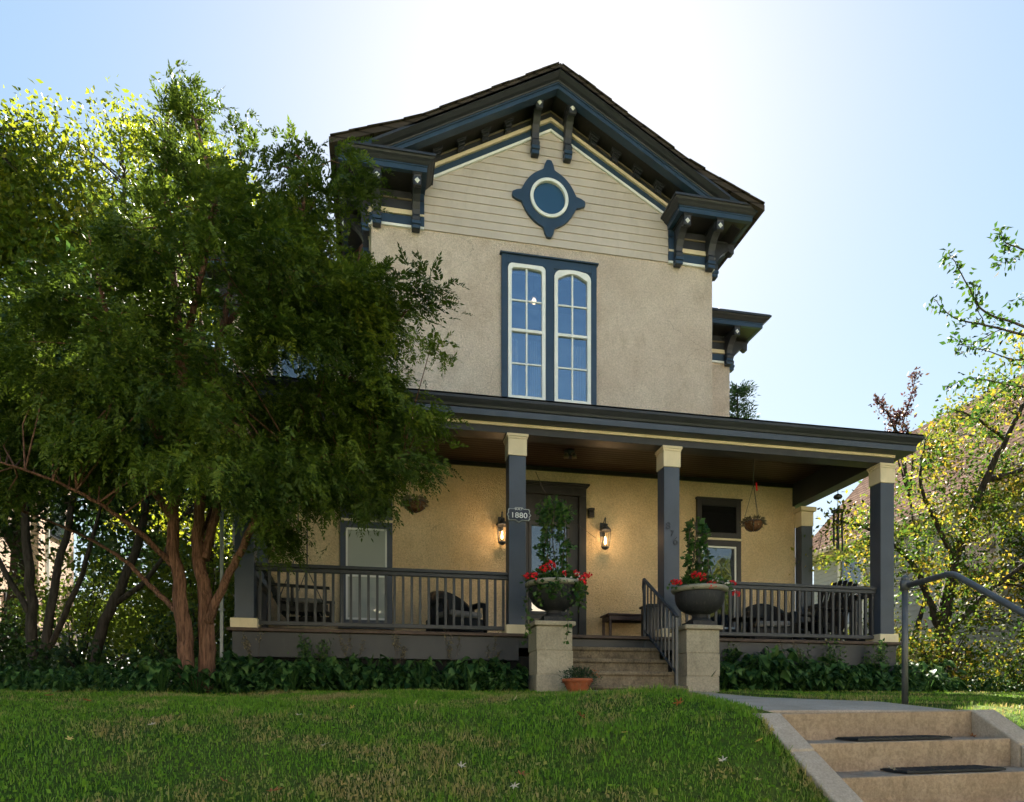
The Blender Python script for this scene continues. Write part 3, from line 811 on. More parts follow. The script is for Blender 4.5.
# lower storey windows
def lower_window(x0, x1, ztop, zbot, frame, glassm, nm='window'):
    zs = ztop-.72
    b = MB()
    w = .09
    b.box(x0, x0+w, YW-.06, YW, zs+.02, ztop); b.box(x1-w, x1, YW-.06, YW, zs+.02, ztop)
    b.box(x0+w, x1-w, YW-.06, YW, ztop-.11, ztop); b.box(x0+w, x1-w, YW-.06, YW, zs+.02, zs+.12)
    b.box(x0-.015, x1+.015, YW-.085, YW, ztop, ztop+.03)
    fr = b.build('transom_window', frame, house, bevel=.004)
    p = MB(); p.box(x0+w-.01, x1-w+.01, YW-.03, YW-.004, zs+.1, ztop-.1); p.build('pane', M['glass_dark'], fr)
    b = MB(); b.box(x0-.01, x1+.01, YW-.075, YW, zs-.02, zs+.018); b.build('sill_moulding', M['cream'], fr)
    b = MB()
    b.box(x0, x0+w, YW-.06, YW, zbot, zs-.022); b.box(x1-w, x1, YW-.06, YW, zbot, zs-.022)
    b.box(x0+w, x1-w, YW-.06, YW, zs-.125, zs-.022); b.box(x0+w, x1-w, YW-.06, YW, zbot, zbot+.10)
    b.box(x0-.03, x1+.03, YW-.11, YW, zbot-.05, zbot)
    wf = b.build(nm, frame, house, bevel=.004)
    s = MB(); a0, a1, c0, c1 = x0+w, x1-w, zbot+.10, zs-.125
    s.box(a0, a0+.03, YW-.045, YW-.004, c0, c1); s.box(a1-.03, a1, YW-.045, YW-.004, c0, c1)
    s.box(a0+.03, a1-.03, YW-.045, YW-.004, c1-.03, c1); s.box(a0+.03, a1-.03, YW-.045, YW-.004, c0, c0+.035)
    zm = (c0+c1)/2-.02; s.box(a0+.03, a1-.03, YW-.05, YW-.004, zm-.025, zm+.03)
    s.build('sash', M['white'], wf)
    for q0, q1 in ((c0+.035, zm-.025), (zm+.03, c1-.03)):
        p = MB(); p.box(a0+.02, a1-.02, YW-.022, YW-.003, q0-.01, q1+.01); p.build('pane', glassm, wf)
lower_window(-.56, .285, 3.88, 1.42, M['slateblue'], M['glass_curtain'])
lower_window(5.74, 6.61, 3.88, 1.42, M['darkframe'], M['glass'])
# upper windows in the set-back wings
def wing_window(x0, x1, z0, z1):
    b = MB(); w = .10; y = YWG
    b.box(x0, x0+w, y-.06, y, z0, z1); b.box(x1-w, x1, y-.06, y, z0, z1); b.box(x0+w, x1-w, y-.06, y, z1-.14, z1); b.box(x0+w, x1-w, y-.06, y, z0, z0+.1)
    wf = b.build('window', M['blue'], house, bevel=.004)
    s = MB(); a0, a1, c0, c1 = x0+w, x1-w, z0+.1, z1-.14; xm = (a0+a1)/2
    s.box(a0, a0+.05, y-.05, y-.004, c0, c1); s.box(a1-.05, a1, y-.05, y-.004, c0, c1); s.box(a0+.05, a1-.05, y-.05, y-.004, c1-.05, c1); s.box(a0+.05, a1-.05, y-.05, y-.004, c0, c0+.06)
    s.box(xm-.012, xm+.012, y-.04, y-.004, c0+.06, c1-.05); s.box(a0+.05, a1-.05, y-.045, y-.004, (c0+c1)/2-.02, (c0+c1)/2+.02)
    s.build('sash', M['white'], wf)
    p = MB(); p.box(a0+.04, a1-.04, y-.022, y-.003, c0+.04, c1-.04); p.build('pane', M['glass'], wf)
wing_window(-1.95, -1.0, 5.15, 7.3)

# ---------------------------------------------------------------- side wings' eaves
def wing(s):
    dz = -.36
    if s > 0: path = [(XR, YWG-.50), (WR+.49, YWG-.50), (WR+.49, 19.4)]
    else: path = [(WL-.49, 19.4), (WL-.49, YWG-.50), (XL, YWG-.50)]
    cornice(house, path, dz, 'wing_cornice')
    xa, xb = (XR, WR+.48) if s > 0 else (WL-.48, XL)
    b = MB(); b.box(xa, xb, YWG-.49, YWG, 8.34, 8.365); xo = (WR, WR+.48) if s > 0 else (WL-.48, WL); b.box(xo[0], xo[1], YWG, 19, 8.34, 8.365)
    b.build('soffit', M['darkframe'], house)
    x0, x1 = (XR, WR) if s > 0 else (WL, XL)
    frieze(x0, x1, YWG, 7.74, 8.34)
    if s > 0: frieze(WR, 19, YWG, 7.74, 8.34, side=1)
    else: frieze(WL, 19, YWG, 7.74, 8.34, side=-1)
    e = .62
    xo = WR+e if s > 0 else WL-e; xi = XR if s > 0 else XL
    r = MB(); y0 = YWG-e
    run = abs(xo-xi)
    r.add([(xo,y0,8.575),(xo,19.6,8.575),(xi,19.6,8.575+.2*run),(xi,y0+run,8.575+.2*run),(xi,y0,8.58)], [(0,1,2,3),(0,3,4)])
    r.build('wing_roof', M['roof_dark'], house, fix=False)
    for dx in (.08,.72,1.45): bcopy((WR-dx) if s > 0 else (WL+dx), YWG-.03, 8.34)
    for yy in (YWG+.15, YWG+.8): bcopy((WR+.03) if s > 0 else (WL-.03), yy, 8.34, PI/2*s)
wing(1); wing(-1)

# ---------------------------------------------------------------- porch
CX = [-1.65, 1.94, 4.23, 7.81]; CY = 9.50; HWC = .12
BX0, BX1 = -1.79, 7.93; BY = 9.38; BZ0, BZ1 = 3.86, 3.99
b = MB(); b.box(BX0-.06, BX1+.06, BY-.10, YW-.001, FZ-.045, FZ)
b.build('porch_floor', M['porchfloor'], house, bevel=.008)
b = MB(); SKT = FZ-.047
for x0, x1 in ((BX0,1.95),(4.42,BX1)):
    b.box(x0, x1, BY-.04, BY+.02, FZ-.37, SKT)
b.box(BX0, BX0+.06, BY+.03, YW-.01, FZ-.37, SKT); b.box(BX1-.06, BX1, BY+.03, YW-.01, FZ-.37, SKT)
b.box(1.95, 4.42, BY-.02, BY+.04, FZ-.19, SKT)
b.box(BX1-.16, BX1, BY-.05, BY+.11, .1, FZ-.37)
b.box(BX0, BX0+.16, BY-.05, BY+.11, .1, FZ-.37)
b.build('porch_skirt', M['slate'], house, bevel=.005)
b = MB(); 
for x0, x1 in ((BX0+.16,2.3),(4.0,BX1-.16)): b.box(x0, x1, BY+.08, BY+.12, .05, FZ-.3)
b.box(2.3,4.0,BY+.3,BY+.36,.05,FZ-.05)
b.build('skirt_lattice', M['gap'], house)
for i, cx in enumerate(CX):
    b = MB(); b.box(cx-HWC, cx+HWC, CY-HWC, CY+HWC, FZ+.13, 3.56)
    for s_ in (-1,1): pass
    col = b.build('porch_column', M['slateblue'], house, bevel=.006)
    b = MB(); b.box(cx-.165, cx+.165, CY-.165, CY+.165, FZ, FZ+.128); b.build('base', M['cream'], col, bevel=.006)
    b = MB(); b.box(cx-HWC-.012, cx+HWC+.012, CY-HWC-.012, CY+HWC+.012, 3.562, 3.79)
    b.box(cx-HWC-.02, cx+HWC+.02, CY-HWC-.02, CY+HWC+.02, 3.79, 3.82); b.box(cx-HWC-.032, cx+HWC+.032, CY-HWC-.032, CY+HWC+.032, 3.82, 3.858)
    b.build('capital', M['cream'], col, bevel=.004)
for cx in (-1.83+.03, 7.865):
    b = MB(); b.box(cx-.115, cx+.115, YW-.20, YW-.002, FZ+.0, 3.45); pi_ = b.build('pilaster', M['slateblue'], house, bevel=.005)
    b = MB(); b.box(cx-.125, cx+.125, YW-.21, YW-.003, 3.452, 3.72); b.box(cx-.16, cx+.16, YW-.25, YW-.003, 3.72, 3.80); b.build('capital', M['cream'], pi_, bevel=.004)
# beams, cream band, cornice
b = MB()
b.box(BX0, BX1, BY, BY+.24, BZ0, BZ1+.02, 0)
b.box(BX0, BX0+.24, BY+.24, YW, BZ0, 4.3, 0); b.box(BX1-.24, BX1, BY+.24, YW, BZ0, 4.3, 0)
b.box(BX0+.24, BX1-.24, BY+.15, BY+.24, BZ1+.02, 4.3, 0)
b.build('porch_beam', M['slate'], house, bevel=.004)
b = MB(); b.box(BX0-.001, BX1+.001, BY-.022, BY-.001, 3.952, 3.992); b.build('cream_moulding', M['cream'], house)
pr1 = [(-.02,3.994),(.21,3.994),(.21,4.075),(.2,4.08),(-.02,4.08)]
pr2 = [(-.02,4.082),(.212,4.082),(.222,4.09),(.235,4.115),(.262,4.14),(.285,4.165),(.29,4.17),(.29,4.205),(-.02,4.215)]
b = MB(); path = [(BX0,YW+2),(BX0,BY),(BX1,BY),(BX1,YWG)]
b.sweep_h(path, pr1, 0); b.sweep_h(path, pr2, 1)
b.build('porch_cornice', [M['slateblue'], M['slate']], house)
b = MB(); b.box(BX0+.24, BX1-.24, BY+.24, YW, 4.27, 4.30); b.build('porch_ceiling', M['ceiling'], house)
# thin moulding where ceiling meets wall
b = MB(); b.box(BX0+.24, BX1-.24, YW-.04, YW-.001, 4.20, 4.268); b.build('ceiling_moulding', M['darkframe'], house)
b = MB()
e = .30; z0 = 4.222; k = .34
FL=(BX0-e,BY-e,z0); FR=(BX1+e,BY-e,z0)
def rz_(d): return z0+k*d
dR = BX1+e-XR; dL = XL-(BX0-e); dF = YW-(BY-e)
b.add([FL,FR,(XR,BY-e+dR,rz_(dR)),(XR,YW,rz_(dF)),(XL,YW,rz_(dF)),(XL,BY-e+dL,rz_(dL))], [(0,1,2,3,4,5)])
b.add([FR,(BX1+e,YWG,z0),(XR,YWG,rz_(dR)),(XR,BY-e+dR,rz_(dR)),(XR,YW,rz_(dF))], [(0,1,2,3),(3,2,4)])
b.add([FL,(BX0-e,YWG,z0),(XL,YWG,rz_(dL)),(XL,BY-e+dL,rz_(dL)),(XL,YW,rz_(dF))], [(0,3,2,1),(3,4,2)])
b.build('porch_roof', M['roof_dark'], house, fix=False)
# balustrades
def railing(x0, x1, y, name='railing', n=None, along='x', yy=None):
    b = MB()
    top, bot = FZ+.87, FZ+.06
    if along == 'x':
        b.box(x0, x1, y-.045, y+.045, top-.045, top); b.box(x0, x1, y-.028, y+.028, top-.10, top-.047); b.box(x0, x1, y-.03, y+.03, bot, bot+.055)
        r = b.build(name, M['slate'], house, bevel=.006)
        if n is None: n = int(round((x1-x0)/.117))
        for i in range(n):
            x = x0+(i+.5)*(x1-x0)/n; q = MB(); q.box(x-.017, x+.017, y-.017, y+.017, bot+.056, top-.101); q.build('baluster', M['slate'], r, fix=False)
    else:
        b.box(x0-.045, x0+.045, y, yy, top-.045, top); b.box(x0-.028, x0+.028, y, yy, top-.10, top-.047); b.box(x0-.03, x0+.03, y, yy, bot, bot+.055)
        r = b.build(name, M['slate'], house, bevel=.006)
        n = int(round((yy-y)/.117))
        for i in range(n):
            v = y+(i+.5)*(yy-y)/n; q = MB(); q.box(x0-.017, x0+.017, v-.017, v+.017, bot+.056, top-.101); q.build('baluster', M['slate'], r, fix=False)
railing(CX[0]+HWC, CX[1]-HWC, CY)
railing(CX[2]+HWC, CX[3]-HWC, CY)
railing(7.84, None, CY+HWC, along='y', yy=YW-.2)
railing(-1.70, None, CY+HWC, along='y', yy=YW-.2)
# door
DX0, DX1 = 2.31, 3.635
b = MB()
b.box(DX0, DX0+.13, YW-.08, YW, FZ, 3.78); b.box(DX1-.13, DX1, YW-.08, YW, FZ, 3.78); b.box(DX0, DX1, YW-.08, YW, 3.782, 3.95)
b.box(DX0-.05, DX1+.05, YW-.13, YW, 3.95, 3.985); b.box(DX0-.02, DX1+.02, YW-.10, YW, 3.92, 3.949)
door = b.build('door', M['darkframe'], house, bevel=.005)
b = MB(); b.box(DX0+.13, DX1-.13, YW-.02, YW-.003, FZ, 3.78); b.build('door_leaf', M['darkframe'], door)
b = MB(); gx0, gx1, gz0, gz1 = 2.66, 3.28, 1.75, 3.25
for (a,c,d,e_) in ((gx0-.05,gx0,gz0-.05,gz1+.05),(gx1,gx1+.05,gz0-.05,gz1+.05),(gx0,gx1,gz1,gz1+.05),(gx0,gx1,gz0-.05,gz0)): b.box(a,c,YW-.045,YW-.021,d,e_)
b.build('glazing_bead', M['slate'], door, bevel=.003)
b = MB(); b.box(gx0, gx1, YW-.034, YW-.021, gz0, gz1); b.build('pane', M['glass'], door)
b = MB()
for (a,c,d,e_) in ((2.6,2.62,1.28,1.62),(3.32,3.34,1.28,1.62),(2.62,3.32,1.28,1.3),(2.62,3.32,1.6,1.62)): b.box(a,c,YW-.032,YW-.021,d,e_)
b.build('panel_moulding', M['bronze'], door)
b = MB(); b.tube([(3.40,YW-.07,1.95),(3.40,YW-.07,2.2)], .012, 8); b.lathe([(.018,0),(.028,.02),(.018,.045)], (3.40,YW-.06,1.98), 10); b.build('handle', M['bronze'], door)
# downspout at the left corner
b = MB(); b.bar((-1.93,9.42,.45),(-1.93,9.42,3.95), .042, .04); b.bar((-1.93,9.42,3.95),(-1.93,9.30,4.02),.055,.05)
for zz in (1.3,2.6): b.box(-1.965,-1.895,9.385,9.455,zz,zz+.03)
M['zinc'] = paint('grey_downspout', (.22,.23,.24), .5, .1, 4, .4)
b.build('downspout', M['zinc'], house, bevel=.008)
# things fixed to the house
def plaque():
    root = empty('date_plaque', (1.955,9.36,2.73), 'small dark plaque with a pale scalloped edge reading 1880 on the porch column', 'plaque')
    def outline(sc):
        P = []
        pts = [(-.145,-.075),(-.05,-.075),(0,-.105),(.05,-.075),(.145,-.075),(.16,-.05),(.15,-.03),(.175,0),(.15,.03),(.16,.055),(.145,.085),(.07,.085),(.05,.105),(-.05,.105),(-.07,.085),(-.145,.085),(-.16,.055),(-.15,.03),(-.175,0),(-.15,-.03),(-.16,-.05)]
        return [(1.955+x*sc, 2.73+z*sc*(1 if sc == 1 else .95)) for x, z in pts]
    b = MB(); b.prism_xz(outline(1), 9.353, 9.378); b.build('rim', M['plq_rim'], root)
    b = MB(); b.prism_xz(outline(.91), 9.345, 9.3525); b.build('plate', M['plq'], root)
    add_text('lettering', '1880', .105, (1.955, 9.343, 2.718), M['white'], root, .002, 1.15)
    add_text('lettering', 'BUILT', .035, (1.95, 9.343, 2.803), M['white'], root, .002, 1.2)
M['plq'] = paint('plaque_navy', (.008,.014,.03), .35, .1, 5, .4, dirt_amt=0)
M['plq_rim'] = paint('plaque_rim', (.28,.3,.3), .5, .1, 5, .4)
plaque()
root = empty('house_number', (4.23,9.37,2.55), 'dark metal numerals 876 stepping down the porch column', 'house number')
for ch, dx, dz, sz in (('8',-.062,.115,.155),('7',-.0,.01,.12),('6',.055,-.10,.165)):
    add_text('numeral', ch, sz, (4.23+dx, 9.372, 2.58+dz), M['plq'], root, .006, 1.0)
# ================================================================== PORCH STEPS, PIERS, URNS
root = empty('porch_steps', (3.2,8.7,.26), 'weathered stone steps rising between two block piers to the porch', 'steps')
b = MB()
zs = [.34,.53,.715,.905]; ys = [8.27,8.56,8.85,9.13]
P = [(9.34,.1)] + [(8.27,.1)]
for y, z in zip(ys, zs): P += [(y, (P[-1][1])), (y, z)]
P = [(9.335,.05),(8.27,.05)]
for y_, z_ in ((8.27,.34),(8.56,.53),(8.85,.715),(9.13,.90)): P += [(y_,z_-.055),(y_-.028,z_-.05),(y_-.028,z_)] + ([(y_+.29-.0,z_)] if z_ < .9 else [(9.335,z_)])
P = P[:2]+[q for q in P[2:]]
b.prism_yz(P, 2.43, 3.94)
b.build('flight', M['conc_old'], root, bevel=.012)
for i, (x0, lab) in enumerate(((1.96,'square stone block pier left of the porch steps, ivy trailing over it'), (3.95,'square stone block pier right of the porch steps, under an urn'))):
    root = empty('stone_pier', (x0+.23,8.53,.24), lab, 'pier', 'piers flanking the porch steps')
    b = MB(); z = .14
    for k in range(3):
        h = .30 if k else .33
        j = .004*((k % 2)*2-1)
        b.box(x0+j, x0+.46+j, 8.30, 8.76, z, z+h-.007); b.box(x0+.01, x0+.45, 8.31, 8.75, z+h-.008, z+h+.001); z += h
    b.build('shaft', M['block'], root, bevel=.01)
    b = MB(); b.box(x0-.035, x0+.495, 8.265, 8.795, z+.002, 1.13); b.build('cap', M['block'], root, bevel=.014)
def ivy_pts(): pass
def leaf_quads(C, D, S, L, W, rnd, fold=.25, tri=False):
    """C base (N,3), D direction, S side (unit), L length, W width -> kite leaves"""
    L = np.asarray(L)[:,None]; W = np.asarray(W)[:,None]
    Nn = np.cross(D, S)
    v0 = C; v1 = C + D*L*.45 + S*W*.5 + Nn*W*fold; v2 = C + D*L; v3 = C + D*L*.45 - S*W*.5 + Nn*W*fold
    V = np.stack([v0, v1, v2, v3], 1).reshape(-1,3)
    n = len(C); i = np.arange(n)*4
    F = np.stack([i, i+1, i+2, i+3], 1)
    return V, F, np.repeat(rnd, 4)
rng = np.random.default_rng(11)
def unit(v): return v/np.maximum(np.linalg.norm(v, axis=-1, keepdims=True), 1e-9)
def rand_dirs(n, up=0.0):
    d = rng.normal(size=(n,3)); d[:,2] += up; return unit(d)
def perp(D):
    r = rng.normal(size=D.shape); return unit(np.cross(D, r))
def urn_geo(c, parent):
    b = MB(); b.box(c[0]-.17, c[0]+.17, c[1]-.17, c[1]+.17, c[2]+.001, c[2]+.06)
    b.lathe([(.16,.06),(.165,.075),(.15,.09),(.11,.105),(.095,.13),(.10,.155),(.125,.165),(.15,.175),(.21,.20),(.27,.25),(.305,.31),(.32,.37),(.325,.43),(.325,.45),(.28,.455)], c, 36)
    b.build('bowl', M['urn'], parent)
    b = MB(); b.lathe([(.30,.452),(.335,.452),(.36,.465),(.372,.485),(.37,.505),(.35,.52),(.315,.522),(.30,.50),(.30,.47)], c, 36); b.build('rim', M['urnrim'], parent)
    b = MB(); b.lathe([(.0,.49),(.31,.49)], c, 24); b.build('soil', M['ground'], parent)
def flower_head(b, c, r, n=16):
    for _ in range(n):
        d = Vector(rand_dirs(1, .4)[0]); s = Vector(perp(np.array([d]))[0])
        p = Vector(c)+d*r*.7; u = s*r*.55; v = d.cross(s)*r*.55
        b.add([p-u*.9, p-v, p+u, p+v, p+d*r*.18], [(0,1,4),(1,2,4),(2,3,4),(3,0,4)])
def bush_leaves(c, n, rad, L, mat, name, parent, up=.3, flat=(1,1,1), wl=.6, seed=None, stems=0):
    d = rand_dirs(n, up); rr = rng.random(n)**.5
    C = np.array(c) + d*rr[:,None]*np.array(rad)
    D = unit(d*1.0 + rng.normal(size=(n,3))*.6 + np.array([0,0,-.1])); S = perp(D)
    l = L*(.6+.7*rng.random(n))
    V, F, R = leaf_quads(C, D, S, l, l*wl, rng.random(n))
    return link_mesh(name, np_mesh(name, V, F, mat, attr=R), parent)
def helix_vine(c, h, r0, turns, n, L, mat, name, parent, lean=(0,0)):
    t = rng.random(n); a = rng.random(n)*2*PI
    rr = r0*(1-.45*t)*(.55+.6*rng.random(n))*(1+.35*np.sin(t*17))
    C = np.stack([c[0]+rr*np.cos(a)+lean[0]*t, c[1]+rr*np.sin(a)+lean[1]*t, c[2]+t*h], 1)
    D = unit(np.stack([np.cos(a), np.sin(a), rng.normal(size=n)*.6-.2], 1)); S = perp(D); l = L*(.6+.7*rng.random(n))
    V, F, R = leaf_quads(C, D, S, l, l*.75, rng.random(n))
    return link_mesh(name, np_mesh(name, V, F, mat, attr=R), parent)
UL = (2.24,8.53,1.131); UR = (4.24,8.53,1.131)
for k, (c, lab) in enumerate(((UL,'dark urn on the left pier, hidden under trailing ivy'), (UR,'dark footed urn with pale rim on the right pier'))):
    r = empty('urn', c, lab, 'urn', 'urns on the stone piers'); urn_geo(c, r)
    top = (c[0], c[1], c[2]+.5)
    pl_ = empty('climbing_plant', top, 'leafy climber growing up from the urn on the %s' % (('left pier, covering part of the door') if k == 0 else 'right pier, narrow with pointed leaves'), 'plant')
    b = MB(); H = 1.03 if k == 0 else .92
    for q in range(7):
        a = q*2.4; rr = .12+.03*(q%3)
        pts = [(top[0]+rr*math.cos(a+t*1.2)*(1-.35*t)+(.02 if k == 0 else -.06)*t, top[1]+rr*math.sin(a+t*1.2)*(1-.35*t), top[2]+H*t) for t in np.linspace(0,1,7)]
        b.tube(pts, .006, 5)
    if k == 0:
        b.tube([(top[0],top[1],top[2]+1.0),(top[0]-.15,top[1],top[2]+1.22),(top[0]-.24,top[1],top[2]+1.42)], .004, 5)
        b.tube([(top[0]+.1,top[1],top[2]+.9),(top[0]+.35,top[1],top[2]+.75),(top[0]+.55,top[1],top[2]+.62)], .003, 5)
    b.build('stems', M['bark_grey'], pl_)
    if k == 0:
        helix_vine(top, H, .21, 3, 820, .062, M['vine'], 'foliage', pl_, (.0,0))
        bush_leaves((top[0],top[1],top[2]+.92), 260, (.26,.2,.16), .06, M['vine'], 'crown', pl_, .4)
    else:
        helix_vine(top, H, .15, 3, 520, .075, M['vine'], 'foliage', pl_, (-.05,0))
    g = empty('geranium', top, 'red geranium spilling round the rim of the urn on the %s pier' % ('left' if k == 0 else 'right'), 'flowers', 'geraniums in the urns')
    bush_leaves((top[0],top[1],top[2]+.04), 420, (.42,.36,.13), .055, M['vine'], 'foliage', g, .5, wl=.9)
    b = MB()
    heads = [(-.38,-.22,.06,.06),(-.32,-.3,.03,.05),(-.12,-.28,.18,.065),(-.20,-.25,.14,.05),(.22,-.26,.10,.045),(.36,-.18,.06,.07),(.30,-.28,.0,.06),(.42,-.12,.10,.05),(.06,-.3,.08,.04)] if k == 0 else \
            [(-.40,-.22,.04,.05),(-.45,-.2,.05,.045),(-.10,-.28,.12,.07),(-.18,-.25,.13,.06),(.0,-.34,.0,.06),(.38,-.18,.06,.05),(.42,-.2,-.08,.05)]
    for hx, hy, hz, hr in heads:
        b = MB()
        for q in range(13):
            dv = rand_dirs(1,.2)[0]*hr*.75; flower_head(b, (top[0]+hx+dv[0]*1.2, top[1]+hy+dv[1], top[2]+hz+dv[2]*.9), hr*.38, 5)
        b.build('bloom', M['leafred'], g, fix=False)
    b = MB()
    for hx, hy, hz, hr in heads: b.tube([(top[0]+hx*.4, top[1]+hy*.4, top[2]), (top[0]+hx*.85, top[1]+hy*.85, top[2]+max(hz,.02)+.03), (top[0]+hx, top[1]+hy, top[2]+hz)], .003, 4)
    b.build('stalks', M['vinestem'] if 'vinestem' in M else M['bark_grey'], g)
    w = MB()
    for _ in range(16 if k == 0 else 9):
        flower_head(w, (top[0]+.05+.25*rng.random(), top[1]-.3+.1*rng.random(), top[2]+.02+.1*rng.random()), .016, 6)
    w.build('small_white_flowers', M['flowerpink'], g, fix=False)
# trailing ivy on the left urn and pier
n = 150
iv = MB(); Cs = []
for q in range(8):
    a = -PI/2 + (q-3.5)*.36; p = Vector((UL[0]+.37*math.cos(a), UL[1]+.37*math.sin(a), UL[2]+.5)); pts = [p]
    ln = random.uniform(.10,.30) if q % 4 else .75
    for s in range(8):
        p = p + Vector((random.uniform(-.04,.04), random.uniform(-.02,.01), -ln/8)); pts.append(p); Cs += [np.array(p)]*5
    iv.tube(pts, .003, 4)
g = empty('ivy', (UL[0],UL[1]-.3,UL[2]+.5), 'ivy strands trailing down the left urn and its stone pier', 'ivy')
iv.build('stems', M['bark_grey'], g)
C = np.array(Cs)+rng.normal(size=(len(Cs),3))*.025; D = unit(rng.normal(size=C.shape)+np.array([0,-.5,-.5])); S = perp(D); l = .035+.035*rng.random(len(C))
V, F, R = leaf_quads(C, D, S, l, l*.85, rng.random(len(C))); link_mesh('foliage', np_mesh('foliage', V, F, M['vine'], attr=R), g)
# terracotta pot
c = (2.40,8.02,.235)
r = empty('terracotta_pot', c, 'terracotta bowl pot with a low green plant at the foot of the porch steps', 'pot')
b = MB(); b.lathe([(.11,0),(.135,.05),(.16,.11),(.165,.12),(.185,.12),(.19,.165),(.17,.168),(.155,.14)], c, 28); b.build('bowl', M['terra'], r)
bush_leaves((c[0]+.02,c[1],c[2]+.17), 620, (.27,.2,.13), .04, M['conifer'], 'plant', r, .8, wl=.35)
b = MB()
for q in range(14): flower_head(b, (c[0]+.15+.1*rng.random(), c[1]-.1*rng.random(), c[2]+.17+.1*rng.random()), .012, 6)
b.build('buds', M['lf_orange'], r, fix=False)
# metal stair rail
XRL = 3.80
r = empty('stair_railing', (XRL,8.8,.5), 'dark iron railing down the right side of the porch steps', 'railing')
b = MB(); b.bar((XRL,9.36,1.90),(XRL,8.26,1.22), .045, .022); b.build('top_rail', M['iron'], r)
b = MB(); b.bar((XRL,9.34,1.17),(XRL,8.28,.50), .03, .02); b.build('bottom_rail', M['iron'], r)
b = MB(); b.box(XRL-.018,XRL+.018,9.35,9.386,.92,1.92); b.build('post', M['iron'], r)
b = MB(); b.box(XRL-.018,XRL+.018,8.27,8.306,.335,1.235); b.build('post', M['iron'], r)
b = MB(); b.tube([(XRL,9.40,1.72),(XRL,9.43,1.80),(XRL,9.41,1.90),(XRL,9.36,1.92)], .012, 8); b.build('scroll', M['iron'], r)
for i in range(8):
    t = (i+1)/9; y = 9.36-t*1.08; zt = 1.90-(9.36-y)*.618; zb = 1.17-(9.34-y)*.632
    b = MB(); b.box(XRL-.009,XRL+.009,y-.009,y+.009,zb,zt-.008); b.build('baluster', M['iron'], r)

# ================================================================== THINGS ON THE PORCH
def lantern(x, z, label):
    y = YW-.16
    r = empty('wall_lantern', (x,YW,z), label, 'lantern', 'lit lanterns either side of the door')
    b = MB(); b.box(x-.045,x+.045,YW-.02,YW-.001,z-.02,z+.22); b.tube(bend([(x,YW-.02,z+.17),(x,y-.02,z+.30),(x,y,z+.17)], .09), .009, 8); b.lathe([(.012,0),(.018,.01),(.006,.03)], (x,y,z+.25), 10)
    b.build('arm', M['iron'], r)
    b = MB(); b.lathe([(.105,0),(.11,.015),(.075,.06),(.045,.085),(.04,.11),(.05,.115),(.015,.14)], (x,y,z+.035), 8, smooth=False)
    b.lathe([(.02,-.05),(.055,-.03),(.07,-.015),(.07,0),(.0,0)], (x,y,z-.24), 8, smooth=False)
    for i in range(6):
        a = 2*PI*i/6+.5; b.tube([(x+.068*math.cos(a), y+.068*math.sin(a), z-.24),(x+.098*math.cos(a), y+.098*math.sin(a), z+.035)], .006, 5)
    b.build('cage', M['iron'], r)
    b = MB(); b.lathe([(.0,0),(.018,.004),(.02,.05),(.012,.10),(.0,.14)], (x,y,z-.19), 10); b.build('bulb', M['bulb'], r)
    L = bpy.data.lights.new('lantern_glow', 'POINT'); L.energy = .9; L.color = (1,.62,.30); L.shadow_soft_size = .05
    lo = bpy.data.objects.new('lantern_glow', L); COL.objects.link(lo); lo.parent = r; lo.location = (0, -.33, -.1)
lantern(2.12, 3.13, 'lit black lantern on the wall left of the door, half behind the column')
lantern(3.955, 3.13, 'lit black lantern on the wall right of the door')
b = MB(); b.box(3.68,3.78,YW-.09,YW-.002,3.42,3.58); b.box(3.69,3.77,YW-.14,YW-.09,3.53,3.57); b.box(3.69,3.77,YW-.11,YW-.09,3.44,3.52)
tag(b.build('door_chime', M['darkframe'], base=(3.73,YW,3.5), bevel=.006), 'small dark box on the wall at the top right corner of the door', 'door chime')
r = empty('ceiling_light', (3.12,10.9,4.27), 'small flush ceiling light on the dark porch ceiling', 'light')
b = MB(); b.lathe([(.09,0),(.09,-.03),(.03,-.04),(.03,-.09),(.07,-.10)], (3.12,10.9,4.268), 18); b.build('mount', M['iron'], r)
for s in (-1,1):
    b = MB(); b.lathe([(.02,.03),(.04,.0),(.045,-.05),(.03,-.055)], (3.12+s*.07,10.85,4.19), 12); b.build('lamp_head', M['bronze'], r)
def basket(x, y, z, label, rich):
    r = empty('hanging_basket', (x,y,z), label, 'hanging basket', 'baskets hanging from the porch ceiling')
    b = MB(); b.tube([(x,y,4.268),(x,y,z+.62)], .007, 6); 
    for i in range(3):
        a = 2*PI*i/3+.4; b.tube([(x,y,z+.62),(x+.165*math.cos(a),y+.165*math.sin(a),z)], .004, 5)
    b.tube([(x+.17*math.cos(2*PI*i/20),y+.17*math.sin(2*PI*i/20),z) for i in range(21)], .006, 6)
    for i in range(6):
        a = 2*PI*i/6; b.tube([(x+.17*math.cos(a)*math.cos(t),y+.17*math.sin(a)*math.cos(t),z-.15*math.sin(t)) for t in np.linspace(0,1.4,6)], .004, 4)
    b.build('hanger', M['iron'], r)
    b = MB(); b.lathe([(.02,-.145),(.08,-.13),(.13,-.09),(.158,-.03),(.163,.012),(.14,.01)], (x,y,z), 18); b.build('coir_liner', M['coir'], r)
    d = rand_dirs(200,.5); C = np.array((x,y,z))+d*np.array((.16,.16,.06)); D = unit(d+np.array([0,0,-.3])); S = perp(D); l = .05+.03*rng.random(200)
    V, F, R = leaf_quads(C, D, S, l, l*.4, rng.random(200)); link_mesh('dry_plant', np_mesh('dry_plant', V, F, M['seed'], attr=R), r)
    return r
basket(.58, 10.4, 3.13, 'coir hanging basket near the left window, below the tree branch', False)
